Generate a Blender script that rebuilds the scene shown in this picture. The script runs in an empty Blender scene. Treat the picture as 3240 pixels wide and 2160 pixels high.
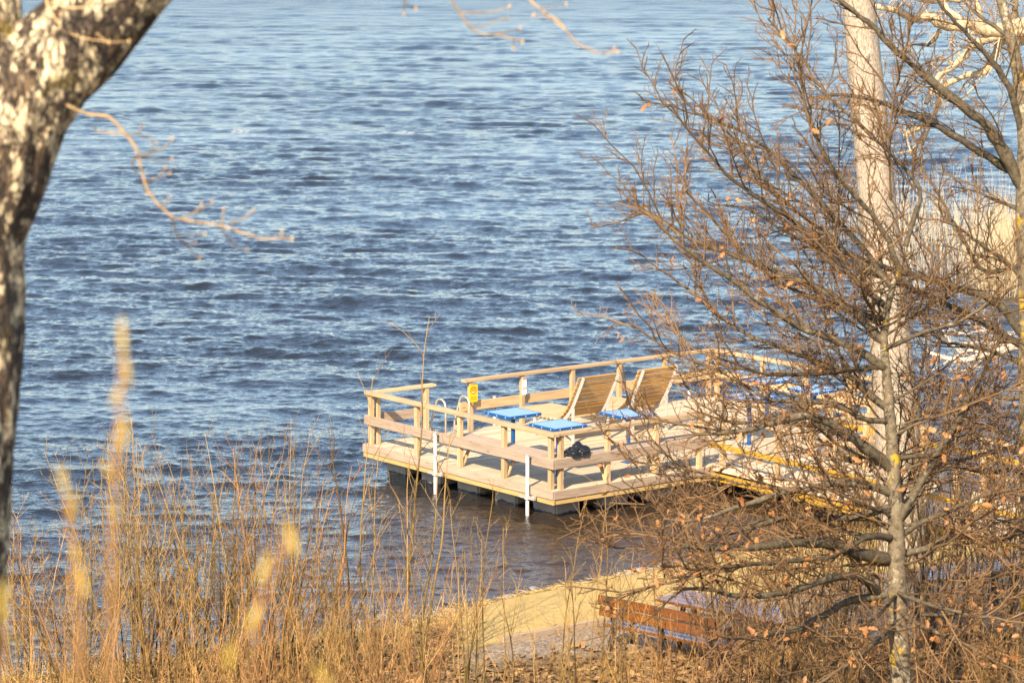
import bpy, bmesh, math, random
import numpy as np
from math import radians, sin, cos, tan, pi, atan2
from mathutils import Vector, Matrix

random.seed(7)
RNG = np.random.default_rng(11)
SC = bpy.context.scene
COL = SC.collection

# ------------------------------------------------------------------ camera, sky, sun, exposure
CAM_H = 11.83
PITCH = radians(8.614)
FPX = 9369.0                       # focal length in pixels of a 3240 px wide frame
cam_d = bpy.data.cameras.new('camera')
cam_d.sensor_width = 36.0
cam_d.lens = 36.0 * FPX / 3240.0
cam_d.clip_start = 0.5
cam_d.clip_end = 20000
cam_d.dof.use_dof = True
cam_d.dof.focus_distance = 58.0
cam_d.dof.aperture_fstop = 3.6
cam = bpy.data.objects.new('camera', cam_d)
cam.location = (0, 0, CAM_H)
cam.rotation_euler = (pi / 2 - PITCH, 0, 0)
COL.objects.link(cam)
SC.camera = cam

SUN_EL = radians(36)
SUN_AZ = (-0.36, -0.93)            # horizontal direction towards the sun
world = bpy.data.worlds.new('World')
SC.world = world
world.use_nodes = True
wn = world.node_tree.nodes
wl = world.node_tree.links
bg = wn.get('Background') or wn.new('ShaderNodeBackground')
sky = wn.new('ShaderNodeTexSky')
sky.sky_type = 'NISHITA'
sky.sun_disc = False
sky.sun_elevation = SUN_EL
sky.sun_rotation = atan2(SUN_AZ[0], SUN_AZ[1])
sky.air_density = 1.0
sky.dust_density = 0.85
sky.ozone_density = 1.5
wl.new(sky.outputs['Color'], bg.inputs['Color'])
bg.inputs['Strength'].default_value = 0.14

sun_d = bpy.data.lights.new('sun', 'SUN')
sun_d.energy = 5.0
sun_d.angle = radians(0.5)
sun_d.color = (1.0, 0.87, 0.68)
sun = bpy.data.objects.new('sun', sun_d)
ld = Vector((-SUN_AZ[0] * cos(SUN_EL), -SUN_AZ[1] * cos(SUN_EL), -sin(SUN_EL)))
sun.rotation_euler = ld.to_track_quat('-Z', 'Y').to_euler()
sun.location = (0, 0, 40)
COL.objects.link(sun)

SC.view_settings.view_transform = 'Standard'
SC.view_settings.look = 'None'
SC.view_settings.exposure = 1.15
SC.view_settings.gamma = 1.0

# ------------------------------------------------------------------ helpers
def at(u, v, d):
    """point on the sight line through photo pixel (u, v) at distance d along +Y"""
    x = (u - 1620) / FPX
    y = -(v - 1080) / FPX
    q = np.array([x, cos(PITCH) + y * sin(PITCH), -sin(PITCH) + y * cos(PITCH)])
    return q * (d / q[1]) + np.array([0, 0, CAM_H])

def mk(name, verts, faces, mats, parent=None, smooth=False, attrs=None):
    me = bpy.data.meshes.new(name)
    verts = np.asarray(verts, dtype=np.float32)
    if isinstance(faces, np.ndarray):
        nf, k = faces.shape
        me.vertices.add(len(verts))
        me.vertices.foreach_set('co', verts.ravel())
        me.loops.add(nf * k)
        me.loops.foreach_set('vertex_index', faces.astype(np.int32).ravel())
        me.polygons.add(nf)
        me.polygons.foreach_set('loop_start', np.arange(0, nf * k, k, dtype=np.int32))
        me.polygons.foreach_set('loop_total', np.full(nf, k, dtype=np.int32))
        me.update(calc_edges=True)
    else:
        me.from_pydata([tuple(map(float, v)) for v in verts], [], faces)
        me.update()
    if smooth:
        me.polygons.foreach_set('use_smooth', np.ones(len(me.polygons), dtype=bool))
    for k_, a in (attrs or {}).items():
        at_ = me.attributes.new(k_, 'FLOAT', 'POINT')
        at_.data.foreach_set('value', np.asarray(a, dtype=np.float32))
    for m in (mats if isinstance(mats, (list, tuple)) else [mats]):
        me.materials.append(m)
    o = bpy.data.objects.new(name, me)
    COL.objects.link(o)
    if parent is not None:
        o.parent = parent
    return o

def tag(o, label=None, cat=None, group=None, kind=None):
    if label: o['label'] = label
    if cat: o['category'] = cat
    if group: o['group'] = group
    if kind: o['kind'] = kind
    return o

def thing(name, label, cat, loc=(0, 0, 0), rz=0.0, group=None):
    o = bpy.data.objects.new(name, None)
    COL.objects.link(o)
    o.empty_display_size = 0.2
    o.location = loc
    o.rotation_euler = (0, 0, rz)
    return tag(o, label, cat, group)

class MB:
    """collects simple shapes into one mesh"""
    def __init__(s): s.v = []; s.f = []
    def add(s, v, f):
        b = len(s.v)
        s.v += [tuple(map(float, q)) for q in v]
        s.f += [tuple(b + i for i in q) for q in f]
        return s
    def box(s, c, size, M=None):
        x, y, z = [q / 2 for q in size]
        v = [(-x, -y, -z), (x, -y, -z), (x, y, -z), (-x, y, -z), (-x, -y, z), (x, -y, z), (x, y, z), (-x, y, z)]
        if M is not None: v = [tuple(M @ Vector(q)) for q in v]
        v = [(q[0] + c[0], q[1] + c[1], q[2] + c[2]) for q in v]
        return s.add(v, [(0, 3, 2, 1), (4, 5, 6, 7), (0, 1, 5, 4), (1, 2, 6, 5), (2, 3, 7, 6), (3, 0, 4, 7)])
    def beam(s, a, b, w, h, up=(0, 0, 1)):
        a, b = Vector(a), Vector(b)
        x = (b - a).normalized()
        y = Vector(up).cross(x).normalized()
        z = x.cross(y)
        M = Matrix((x, y, z)).transposed()
        return s.box((a + b) / 2, ((b - a).length, w, h), M)
    def tube(s, pts, r, k=10, caps=True):
        pts = [Vector(p) for p in pts]
        rs = r if isinstance(r, (list, tuple)) else [r] * len(pts)
        v, f = [], []
        n0 = None
        for i, p in enumerate(pts):
            t = (pts[min(i + 1, len(pts) - 1)] - pts[max(i - 1, 0)]).normalized()
            if n0 is None:
                n0 = t.orthogonal().normalized()
            n0 = (n0 - t * n0.dot(t)).normalized()
            b = t.cross(n0)
            for j in range(k):
                a = 2 * pi * j / k
                v.append(p + (n0 * cos(a) + b * sin(a)) * rs[i])
        for i in range(len(pts) - 1):
            for j in range(k):
                f.append((i * k + j, i * k + (j + 1) % k, (i + 1) * k + (j + 1) % k, (i + 1) * k + j))
        if caps:
            f.append(tuple(range(k - 1, -1, -1)))
            f.append(tuple((len(pts) - 1) * k + j for j in range(k)))
        return s.add(v, f)
    def prism(s, prof, axis_a, axis_b, thick_axis, o, t):
        """extrude profile (list of 2D) along thick_axis by t"""
        A, B, T, O = map(Vector, (axis_a, axis_b, thick_axis, o))
        n = len(prof)
        v = [O + A * p[0] + B * p[1] - T * (t / 2) for p in prof] + [O + A * p[0] + B * p[1] + T * (t / 2) for p in prof]
        f = [tuple(range(n - 1, -1, -1)), tuple(range(n, 2 * n))] + [(i, (i + 1) % n, n + (i + 1) % n, n + i) for i in range(n)]
        return s.add(v, f)
    def build(s, name, mat, parent=None, smooth=False, bevel=0):
        o = mk(name, s.v, s.f, mat, parent)
        if bevel:
            bm = bmesh.new(); bm.from_mesh(o.data)
            bmesh.ops.bevel(bm, geom=list(bm.edges), offset=bevel, segments=1, affect='EDGES', clamp_overlap=True)
            bm.to_mesh(o.data); bm.free()
        if smooth:
            o.data.polygons.foreach_set('use_smooth', np.ones(len(o.data.polygons), dtype=bool))
        return o

def board(name, parent, a, b, w, h, mat, up=(0, 0, 1), bevel=0.006):
    """a timber whose own X axis runs along its length, so the grain follows it"""
    a, b = Vector(a), Vector(b)
    x = (b - a).normalized(); y = Vector(up).cross(x).normalized(); z = x.cross(y)
    o = MB().box((0, 0, 0), ((b - a).length, w, h)).build(name, mat, parent, bevel=bevel)
    M = Matrix((x, y, z)).transposed().to_4x4(); M.translation = (a + b) / 2
    o.matrix_local = M
    return o

# ------------------------------------------------------------------ materials
def new_mat(name):
    m = bpy.data.materials.new(name)
    m.use_nodes = True
    nt = m.node_tree
    b = nt.nodes['Principled BSDF']
    return m, nt, b

class N:
    def __init__(s, nt): s.nt = nt
    def node(s, t, **kw):
        n = s.nt.nodes.new(t)
        for k, v in kw.items(): setattr(n, k, v)
        return n
    def link(s, a, b): s.nt.links.new(a, b)
    def tex(s, coord='Object', scale=(1, 1, 1), rand=False):
        tc = s.node('ShaderNodeTexCoord')
        mp = s.node('ShaderNodeMapping')
        mp.inputs['Scale'].default_value = scale
        if coord == 'Position':
            g = s.node('ShaderNodeNewGeometry'); s.link(g.outputs['Position'], mp.inputs['Vector'])
        else:
            s.link(tc.outputs[coord], mp.inputs['Vector'])
        if rand:
            oi = s.node('ShaderNodeObjectInfo')
            mm = s.node('ShaderNodeMath', operation='MULTIPLY'); mm.inputs[1].default_value = 37.0
            s.link(oi.outputs['Random'], mm.inputs[0])
            cx = s.node('ShaderNodeCombineXYZ')
            for i in range(3): s.link(mm.outputs[0], cx.inputs[i])
            s.link(cx.outputs[0], mp.inputs['Location'])
        return mp.outputs['Vector']
    def noise(s, vec, scale=5, detail=4, rough=0.6, dist=0.0):
        n = s.node('ShaderNodeTexNoise')
        n.inputs['Scale'].default_value = scale; n.inputs['Detail'].default_value = detail
        n.inputs['Roughness'].default_value = rough; n.inputs['Distortion'].default_value = dist
        s.link(vec, n.inputs['Vector']); return n.outputs['Fac']
    def voronoi(s, vec, scale=5, feature='F1', out='Distance'):
        n = s.node('ShaderNodeTexVoronoi', feature=feature)
        n.inputs['Scale'].default_value = scale
        s.link(vec, n.inputs['Vector']); return n.outputs[out]
    def ramp(s, fac, stops):
        n = s.node('ShaderNodeValToRGB')
        e = n.color_ramp.elements
        while len(e) < len(stops): e.new(0.5)
        for i, (p, c) in enumerate(stops):
            e[i].position = p
            e[i].color = (*c, 1) if len(c) == 3 else c
        s.link(fac, n.inputs['Fac']); return n.outputs['Color']
    def rampf(s, fac, a, b, lo=0.0, hi=1.0):
        n = s.node('ShaderNodeMapRange'); n.clamp = True
        n.inputs['From Min'].default_value = a; n.inputs['From Max'].default_value = b
        n.inputs['To Min'].default_value = lo; n.inputs['To Max'].default_value = hi
        s.link(fac, n.inputs['Value']); return n.outputs['Result']
    def mix(s, fac, a, b):
        n = s.node('ShaderNodeMix', data_type='RGBA')
        for k, v in ((0, fac), (6, a), (7, b)):
            if isinstance(v, (int, float)): n.inputs[k].default_value = v
            elif isinstance(v, tuple): n.inputs[k].default_value = (*v, 1)
            else: s.link(v, n.inputs[k])
        return n.outputs[2]
    def math(s, op, a, b=None):
        n = s.node('ShaderNodeMath', operation=op)
        for i, v in ((0, a), (1, b)):
            if v is None: continue
            if isinstance(v, (int, float)): n.inputs[i].default_value = v
            else: s.link(v, n.inputs[i])
        return n.outputs[0]
    def attr(s, name):
        n = s.node('ShaderNodeAttribute', attribute_name=name); return n.outputs['Fac']
    def bump(s, h, strength=0.3, dist=0.01):
        n = s.node('ShaderNodeBump')
        n.inputs['Strength'].default_value = strength; n.inputs['Distance'].default_value = dist
        s.link(h, n.inputs['Height']); return n.outputs['Normal']

def wood_mat(name, light, dark, knots=True, rough=0.7, knotc=(0.16, 0.09, 0.04)):
    m, nt, b = new_mat(name); n = N(nt)
    v = n.tex('Object', (0.9, 16, 16), rand=True)
    g = n.noise(v, 2.2, 5, 0.65, 0.6)
    v2 = n.tex('Object', (0.5, 3, 3), rand=True)
    big = n.noise(v2, 1.6, 3, 0.5)
    c = n.ramp(g, [(0.30, dark), (0.52, light), (0.75, tuple(min(1, q * 1.12) for q in light))])
    c = n.mix(n.rampf(big, 0.35, 0.75, 0, 0.55), c, dark)
    oi = n.node('ShaderNodeObjectInfo')
    hs = n.node('ShaderNodeHueSaturation')
    n.link(n.rampf(oi.outputs['Random'], 0, 1, 0.84, 1.1), hs.inputs['Value'])
    n.link(c, hs.inputs['Color']); c = hs.outputs['Color']
    if knots:
        v3 = n.tex('Object', (2.2, 9, 9), rand=True)
        k = n.voronoi(v3, 1.0)
        c = n.mix(n.rampf(k, 0.05, 0.16, 0.85, 0), c, knotc)
    n.link(c, b.inputs['Base Color'])
    b.inputs['Roughness'].default_value = rough
    b.inputs['Specular IOR Level'].default_value = 0.3
    n.link(n.bump(g, 0.35, 0.004), b.inputs['Normal'])
    return m

def plain_mat(name, col, rough=0.5, metal=0.0, var=0.12, scale=12, spec=0.5, col2=None):
    m, nt, b = new_mat(name); n = N(nt)
    v = n.tex('Object')
    f = n.noise(v, scale, 4, 0.65)
    c2 = col2 or tuple(max(0, q * (1 - 3 * var)) for q in col)
    n.link(n.mix(n.rampf(f, 0.4, 0.75, 0, 1), col, c2), b.inputs['Base Color'])
    b.inputs['Roughness'].default_value = rough
    b.inputs['Metallic'].default_value = metal
    b.inputs['Specular IOR Level'].default_value = spec
    return m

def flat_mat(name, col, rough=0.5):
    m, nt, b = new_mat(name)
    n = N(nt); f = n.noise(n.tex('Object'), 40, 3)
    n.link(n.mix(n.rampf(f, 0.3, 0.8, 0, 0.25), col, tuple(q * 0.7 for q in col)), b.inputs['Base Color'])
    b.inputs['Roughness'].default_value = rough
    return m

M_PINE = wood_mat('pressure_treated_pine', (0.50, 0.345, 0.185), (0.33, 0.21, 0.10))
M_PINE_GREY = wood_mat('weathered_pine', (0.40, 0.295, 0.205), (0.25, 0.17, 0.115))
M_PINE_WARM = wood_mat('resin_yellow_pine', (0.52, 0.345, 0.135), (0.38, 0.225, 0.07), knots=False)
M_DECK = wood_mat('deck_pine', (0.66, 0.52, 0.34), (0.52, 0.39, 0.23), knots=False)
M_SLAT = wood_mat('oiled_slat_wood', (0.50, 0.285, 0.095), (0.37, 0.19, 0.05), knots=False, rough=0.5)
M_SLAT_TOP = wood_mat('pale_slat_wood', (0.55, 0.37, 0.19), (0.42, 0.26, 0.12), knots=False, rough=0.6)
M_BENCH = wood_mat('lacquered_bench_wood', (0.155, 0.05, 0.009), (0.095, 0.028, 0.005), knots=False, rough=0.16)
M_BENCH.node_tree.nodes['Principled BSDF'].inputs['Specular IOR Level'].default_value = 0.6
M_WHITE = plain_mat('painted_pole_white', (0.44, 0.425, 0.40), 0.4, 0, 0.10, 6)
M_STEEL = plain_mat('galvanised_flat_steel', (0.42, 0.395, 0.35), 0.5, 0.2, 0.06, 30)
M_LADDER = plain_mat('brushed_ladder_tube', (0.58, 0.53, 0.44), 0.35, 0.45, 0.08, 20, col2=(0.45, 0.30, 0.13))
M_IRON = plain_mat('black_cast_iron', (0.02, 0.02, 0.022), 0.32, 0.0, 0.1)
M_FLOAT, _nt, _b = new_mat('black_float_plastic'); _n = N(_nt)
_g = _n.node('ShaderNodeNewGeometry'); _s = _n.node('ShaderNodeSeparateXYZ'); _n.link(_g.outputs['Position'], _s.inputs[0])
_f = _n.noise(_n.tex('Position', (1, 1, 1.5)), 4.5, 5, 0.7)
_h = _n.math('ADD', _s.outputs['Z'], _n.math('MULTIPLY', _f, 0.22))
_band = _n.math('MULTIPLY', _n.rampf(_h, 0.13, 0.17, 0, 1), _n.rampf(_h, 0.34, 0.40, 1, 0))
_n.link(_n.mix(_band, (0.016, 0.016, 0.017), (0.27, 0.24, 0.20)), _b.inputs['Base Color'])
_b.inputs['Roughness'].default_value = 0.5
M_BLUE = plain_mat('blue_coated_steel', (0.005, 0.07, 0.22), 0.35, 0, 0.05)
M_BLUE_TOP, _nt, _b = new_mat('blue_perforated_mesh'); _n = N(_nt)
_v = _n.tex('Object', (1, 1, 1))
_ck = _n.node('ShaderNodeTexWave', wave_type='BANDS', bands_direction='DIAGONAL'); _ck.inputs['Scale'].default_value = 9.0
_n.link(_v, _ck.inputs['Vector'])
_ck2 = _n.node('ShaderNodeTexWave', wave_type='BANDS', bands_direction='X'); _ck2.inputs['Scale'].default_value = 13.0
_n.link(_v, _ck2.inputs['Vector'])
_m = _n.math('MULTIPLY', _ck.outputs['Fac'], _ck2.outputs['Fac'])
_n.link(_n.mix(_n.rampf(_m, 0.1, 0.5, 0, 1), (0.085, 0.19, 0.36), (0.29, 0.38, 0.50)), _b.inputs['Base Color'])
_b.inputs['Roughness'].default_value = 0.3
M_BOLT = flat_mat('bright_bolt_steel', (0.8, 0.8, 0.78), 0.3)
M_YELLOW_PAINT = plain_mat('yellow_painted_timber', (0.46, 0.25, 0.02), 0.5, 0, 0.1, 5)
M_SIGN_Y = flat_mat('yellow_sign_enamel', (0.66, 0.46, 0.004), 0.4)
M_SIGN_O = flat_mat('orange_sign_ink', (0.55, 0.085, 0.005), 0.4)
M_SIGN_K = flat_mat('black_sign_ink', (0.015, 0.015, 0.015), 0.5)
M_SIGN_W = flat_mat('white_notice_paper', (0.82, 0.80, 0.77), 0.6)
M_SIGN_R = flat_mat('red_notice_ink', (0.62, 0.08, 0.03), 0.5)
M_SIGN_P = flat_mat('pale_blue_sign_ink', (0.45, 0.68, 0.62), 0.5)
M_BAG = plain_mat('black_bag_plastic', (0.012, 0.012, 0.014), 0.33, 0, 0.1, 5)

def bark_mat(name, base, dark, tip, lichen=None, lich_amt=0.1, pale=None, pale_amt=0.0, vscale=(1, 1, 1), nscale=16):
    """stem/branch bark: attribute 'thin' (0 thick .. 1 twig) turns bark into twig colour"""
    m, nt, b = new_mat(name); n = N(nt)
    v = n.tex('Object', vscale)
    f = n.noise(v, nscale, 5, 0.7)
    c = n.ramp(f, [(0.33, dark), (0.55, base), (0.8, tuple(min(1, q * 1.25) for q in base))])
    if pale:
        p = n.noise(v, nscale * 0.45, 4, 0.75)
        c = n.mix(n.rampf(p, 0.62 - pale_amt, 0.70 - pale_amt, 0, 1), c, pale)
    if lichen:
        l = n.noise(n.tex('Object', (1, 1, 1)), 3.2, 4, 0.65)
        c = n.mix(n.rampf(l, 0.74 - lich_amt, 0.79 - lich_amt, 0, 0.9), c, lichen)
    c = n.mix(n.attr('thin'), c, tip)
    hs = n.node('ShaderNodeHueSaturation'); n.link(c, hs.inputs['Color']); n.link(n.attr('tone'), hs.inputs['Value'])
    n.link(hs.outputs['Color'], b.inputs['Base Color'])
    b.inputs['Roughness'].default_value = 0.75
    b.inputs['Specular IOR Level'].default_value = 0.25
    n.link(n.bump(f, 0.5, 0.01), b.inputs['Normal'])
    return m

M_OAK = bark_mat('grey_oak_bark', (0.165, 0.125, 0.075), (0.045, 0.034, 0.02), (0.17, 0.095, 0.05), lichen=(0.42, 0.26, 0.015), lich_amt=0.16, pale=(0.34, 0.29, 0.20), pale_amt=0.05)
M_OAK_LIMB_SHADED = bark_mat('shaded_oak_limb_bark', (0.115, 0.088, 0.052), (0.032, 0.025, 0.016), (0.215, 0.118, 0.05), lichen=(0.30, 0.20, 0.03), lich_amt=0.07, pale=(0.27, 0.235, 0.16), pale_amt=0.0)  # oak bark with the shade of the limbs' undersides put into its colour
M_SHRUB_A = bark_mat('olive_willow_bark', (0.165, 0.105, 0.030), (0.055, 0.036, 0.014), (0.37, 0.225, 0.075))
M_SHRUB_B = bark_mat('reddish_shoot_bark', (0.22, 0.105, 0.034), (0.075, 0.038, 0.016), (0.39, 0.20, 0.075))
M_SHRUB_C = bark_mat('dark_shrub_bark', (0.09, 0.06, 0.032), (0.03, 0.021, 0.013), (0.28, 0.16, 0.065))
M_SHRUB_D = bark_mat('golden_twig_bark', (0.27, 0.165, 0.05), (0.10, 0.06, 0.02), (0.46, 0.255, 0.085))
M_ASPEN = bark_mat('pale_aspen_bark', (0.33, 0.26, 0.185), (0.13, 0.10, 0.07), (0.3, 0.2, 0.1), lichen=(0.50, 0.29, 0.01), lich_amt=0.03, pale=(0.50, 0.42, 0.33), pale_amt=0.03, vscale=(4, 4, 1.5), nscale=11)
M_OLDOAK = bark_mat('weathered_beige_bark', (0.42, 0.32, 0.19), (0.22, 0.155, 0.085), (0.40, 0.29, 0.17), nscale=20)
M_DEAD = bark_mat('bleached_driftwood', (0.48, 0.39, 0.29), (0.30, 0.23, 0.16), (0.45, 0.36, 0.26), nscale=12)
M_TWIG = bark_mat('ochre_hanging_twig', (0.50, 0.37, 0.18), (0.30, 0.20, 0.09), (0.52, 0.33, 0.145), nscale=40)
M_LEAF = plain_mat('withered_oak_leaf', (0.37, 0.165, 0.05), 0.6, 0, 0.2, 4, col2=(0.20, 0.065, 0.02))
M_CATKIN, _nt, _b = new_mat('yellow_catkin'); _n = N(_nt)
_f = _n.noise(_n.tex('Object'), 90, 4, 0.7)
_n.link(_n.ramp(_f, [(0.3, (0.36, 0.22, 0.02)), (0.55, (0.52, 0.36, 0.06)), (0.75, (0.62, 0.48, 0.20))]), _b.inputs['Base Color'])
M_REED = bark_mat('straw_reed', (0.50, 0.385, 0.22), (0.36, 0.26, 0.13), (0.60, 0.47, 0.29))
M_STRAW = bark_mat('dry_straw', (0.40, 0.26, 0.09), (0.20, 0.115, 0.036), (0.54, 0.37, 0.145))
M_LITTER = bark_mat('dead_leaf_litter', (0.22, 0.115, 0.045), (0.065, 0.034, 0.014), (0.34, 0.20, 0.085), nscale=60)

# foreground trunk: fissured dark bark with pale lichen plates
M_FGBARK, _nt, _b = new_mat('fissured_lichen_bark'); _n = N(_nt)
_v = _n.tex('Object', (1, 1, 0.30))
_dn = _n.node('ShaderNodeTexNoise'); _dn.inputs['Scale'].default_value = 9.0; _dn.inputs['Detail'].default_value = 4; _n.link(_v, _dn.inputs['Vector'])
_dm = _n.node('ShaderNodeVectorMath', operation='MULTIPLY_ADD'); _n.link(_dn.outputs['Color'], _dm.inputs[0]); _dm.inputs[1].default_value = (0.16, 0.16, 0.16); _n.link(_v, _dm.inputs[2])
_vo = _n.voronoi(_dm.outputs[0], 30, 'DISTANCE_TO_EDGE')
_f = _n.noise(_v, 14, 5, 0.7, 0.4)
_p = _n.noise(_n.tex('Object', (1, 1, 0.5)), 9, 5, 0.72)
_c = _n.ramp(_f, [(0.32, (0.022, 0.014, 0.008)), (0.52, (0.070, 0.043, 0.023)), (0.72, (0.19, 0.115, 0.055))])
_c = _n.mix(_n.rampf(_p, 0.50, 0.545, 0, 1), _c, (0.72, 0.56, 0.33))
_c = _n.mix(_n.rampf(_vo, 0.0, 0.13, 0.7, 0), _c, (0.03, 0.02, 0.013))
_l = _n.noise(_n.tex('Object', (1, 1, 0.8)), 4.2, 4, 0.7)
_c = _n.mix(_n.rampf(_l, 0.60, 0.67, 0, 0.8), _c, (0.20, 0.135, 0.015))
_n.link(_c, _b.inputs['Base Color'])
_b.inputs['Roughness'].default_value = 0.85
_hh = _n.math('ADD', _n.rampf(_vo, 0, 0.15, 0, 1), _f)
_n.link(_n.bump(_hh, 0.9, 0.03), _b.inputs['Normal'])

# planks of the deck differ from board to board
_nt = M_DECK.node_tree; _n = N(_nt); _b = _nt.nodes['Principled BSDF']
_lk = _b.inputs['Base Color'].links[0].from_socket
_sx = _n.node('ShaderNodeSeparateXYZ'); _tc = _n.node('ShaderNodeTexCoord'); _n.link(_tc.outputs['Object'], _sx.inputs[0])
_id = _n.math('FLOOR', _n.math('DIVIDE', _sx.outputs['X'], 6.23 / 44))
_wn = _n.node('ShaderNodeTexWhiteNoise', noise_dimensions='1D'); _n.link(_id, _wn.inputs['W'])
_hs = _n.node('ShaderNodeHueSaturation'); _n.link(_lk, _hs.inputs['Color']); _n.link(_n.rampf(_wn.outputs['Value'], 0, 1, 0.72, 1.06), _hs.inputs['Value'])
_st = _n.noise(_tc.outputs['Object'], 1.3, 5, 0.7)
_n.link(_n.mix(_n.rampf(_st, 0.60, 0.70, 0, 0.45), _hs.outputs['Color'], (0.36, 0.27, 0.17)), _b.inputs['Base Color'])

# ------------------------------------------------------------------ ground and water
SHX = np.array([-400, -60, -25, -12, -8.0, -5.94, -4.0, -2.6, -1.5, -0.9, -0.2, 0.6, 1.26, 2.4, 6.4, 12, 20, 60, 400.])
SHY = np.array([10, 30, 39.5, 42.0, 43.3, 44.2, 45.4, 46.3, 46.9, 47.9, 49.0, 49.7, 50.2, 51.2, 54.4, 56.5, 60, 75, 160.])
def shore_y(x): return np.interp(x, SHX, SHY)
def sines(x, y, seed, lam, n=8):
    r = np.random.default_rng(seed); o = 0
    for _ in range(n):
        a = r.uniform(0, 2 * pi); k = 2 * pi / (lam * r.uniform(0.6, 1.6))
        o = o + np.sin(k * (x * cos(a) + y * sin(a)) + r.uniform(0, 6.28))
    return o / math.sqrt(n)
def ground_z(x, y):
    x = np.asarray(x, float); y = np.asarray(y, float)
    d = shore_y(x) - y
    h = np.interp(d, [-400, -40, -8, 0, 1.2, 4.6, 7, 400], [-3, -3, -0.9, 0.0, 0.2, 0.42, 0.5, 0.5])
    slope = np.maximum(0, 40.5 - y)
    bank = np.interp(slope, [0, 4, 40, 60, 200, 3000], [0, 0.35, 9.2, 11.0, 13, 15])
    land = np.clip(d / 4, 0, 1)
    h = h + bank * land
    h = h + sines(x, y, 3, 2.6) * 0.035 * np.clip((d - 6) / 3, 0, 1) + sines(x, y, 4, 0.6) * 0.008 * np.clip(d, 0, 1)
    return h

def build_ground():
    xs = np.concatenate([-np.geomspace(4000, 14, 26), np.arange(-13.8, 16, 0.16), np.geomspace(16.2, 4000, 26)])
    ys = np.concatenate([-np.geomspace(3000, 4, 18), np.arange(-3, 33, 0.8), np.arange(33.2, 58, 0.14), np.geomspace(58.5, 9000, 30)])
    X, Y = np.meshgrid(xs, ys)
    Z = ground_z(X, Y)
    nx, ny = len(xs), len(ys)
    i = np.arange(nx * ny).reshape(ny, nx)
    F = np.stack([i[:-1, :-1], i[:-1, 1:], i[1:, 1:], i[1:, :-1]], -1).reshape(-1, 4)
    d = shore_y(X) - Y
    wob = sines(X, Y, 9, 1.6) * 0.25 + sines(X, Y, 10, 0.5) * 0.1
    edge_d = (Y - (44.5 + (X - 0.0) * 0.72))           # >0 : sand side of the timber edging
    sand = np.clip((edge_d + np.where(X < -0.2, wob, 0)) / 0.05, 0, 1) * np.clip((X + 1.7 + wob) / 0.8, 0, 1)
    grav = np.clip(-edge_d / 0.05, 0, 1) * np.clip((Y - (42.9 + 0.22 * X) + wob * 0.8) / 0.5, 0, 1) * np.clip((X + 0.9 + wob) / 0.6, 0, 1)
    wet = np.clip(1 - (d - 0.12 + wob * 0.5) / 0.35, 0, 1)
    o = mk('ground', np.stack([X, Y, Z], -1).reshape(-1, 3), F, M_GROUND, smooth=True,
           attrs={'sand': sand.ravel(), 'gravel': grav.ravel(), 'wet': wet.ravel()})
    return tag(o, kind='structure')

M_GROUND, _nt, _b = new_mat('shore_ground'); _n = N(_nt)
_pv = _n.tex('Position')
_f1 = _n.noise(_pv, 7, 6, 0.75); _f2 = _n.noise(_pv, 38, 4, 0.7); _f3 = _n.noise(_pv, 1.4, 4, 0.6)
_lit = _n.ramp(_f1, [(0.32, (0.085, 0.05, 0.024)), (0.48, (0.22, 0.135, 0.06)), (0.62, (0.37, 0.25, 0.12)), (0.78, (0.48, 0.36, 0.2))])
_lit = _n.mix(_n.rampf(_f2, 0.55, 0.7, 0, 0.5), _lit, (0.5, 0.36, 0.19))
_snd = _n.ramp(_f2, [(0.3, (0.50, 0.315, 0.095)), (0.52, (0.66, 0.45, 0.16)), (0.75, (0.74, 0.54, 0.24))])
_snd = _n.mix(_n.rampf(_f3, 0.45, 0.75, 0, 0.3), _snd, (0.42, 0.26, 0.085))
_snd = _n.mix(_n.rampf(_n.noise(_pv, 2.6, 5, 0.75, 0.8), 0.60, 0.70, 0, 0.45), _snd, (0.36, 0.22, 0.08))
_peb = _n.voronoi(_pv, 9)
_snd = _n.mix(_n.rampf(_peb, 0.03, 0.08, 0.6, 0), _snd, (0.66, 0.56, 0.42))
_grv = _n.ramp(_n.voronoi(_pv, 26, out='Color'), [(0.1, (0.22, 0.15, 0.095)), (0.5, (0.38, 0.275, 0.185)), (0.9, (0.52, 0.40, 0.28))])
_c = _n.mix(_n.attr('sand'), _lit, _snd)
_c = _n.mix(_n.attr('gravel'), _c, _grv)
_c = _n.mix(_n.math('MULTIPLY', _n.attr('wet'), 0.75), _c, (0.17, 0.10, 0.045))
_n.link(_c, _b.inputs['Base Color'])
_b.inputs['Roughness'].default_value = 0.9
_b.inputs['Specular IOR Level'].default_value = 0.2
_n.link(_n.bump(_n.math('ADD', _n.math('MULTIPLY', _f1, 2.0), _n.math('ADD', _f2, _n.noise(_pv, 3.2, 3, 0.6))), 1.0, 0.045), _b.inputs['Normal'])
build_ground()

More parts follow.
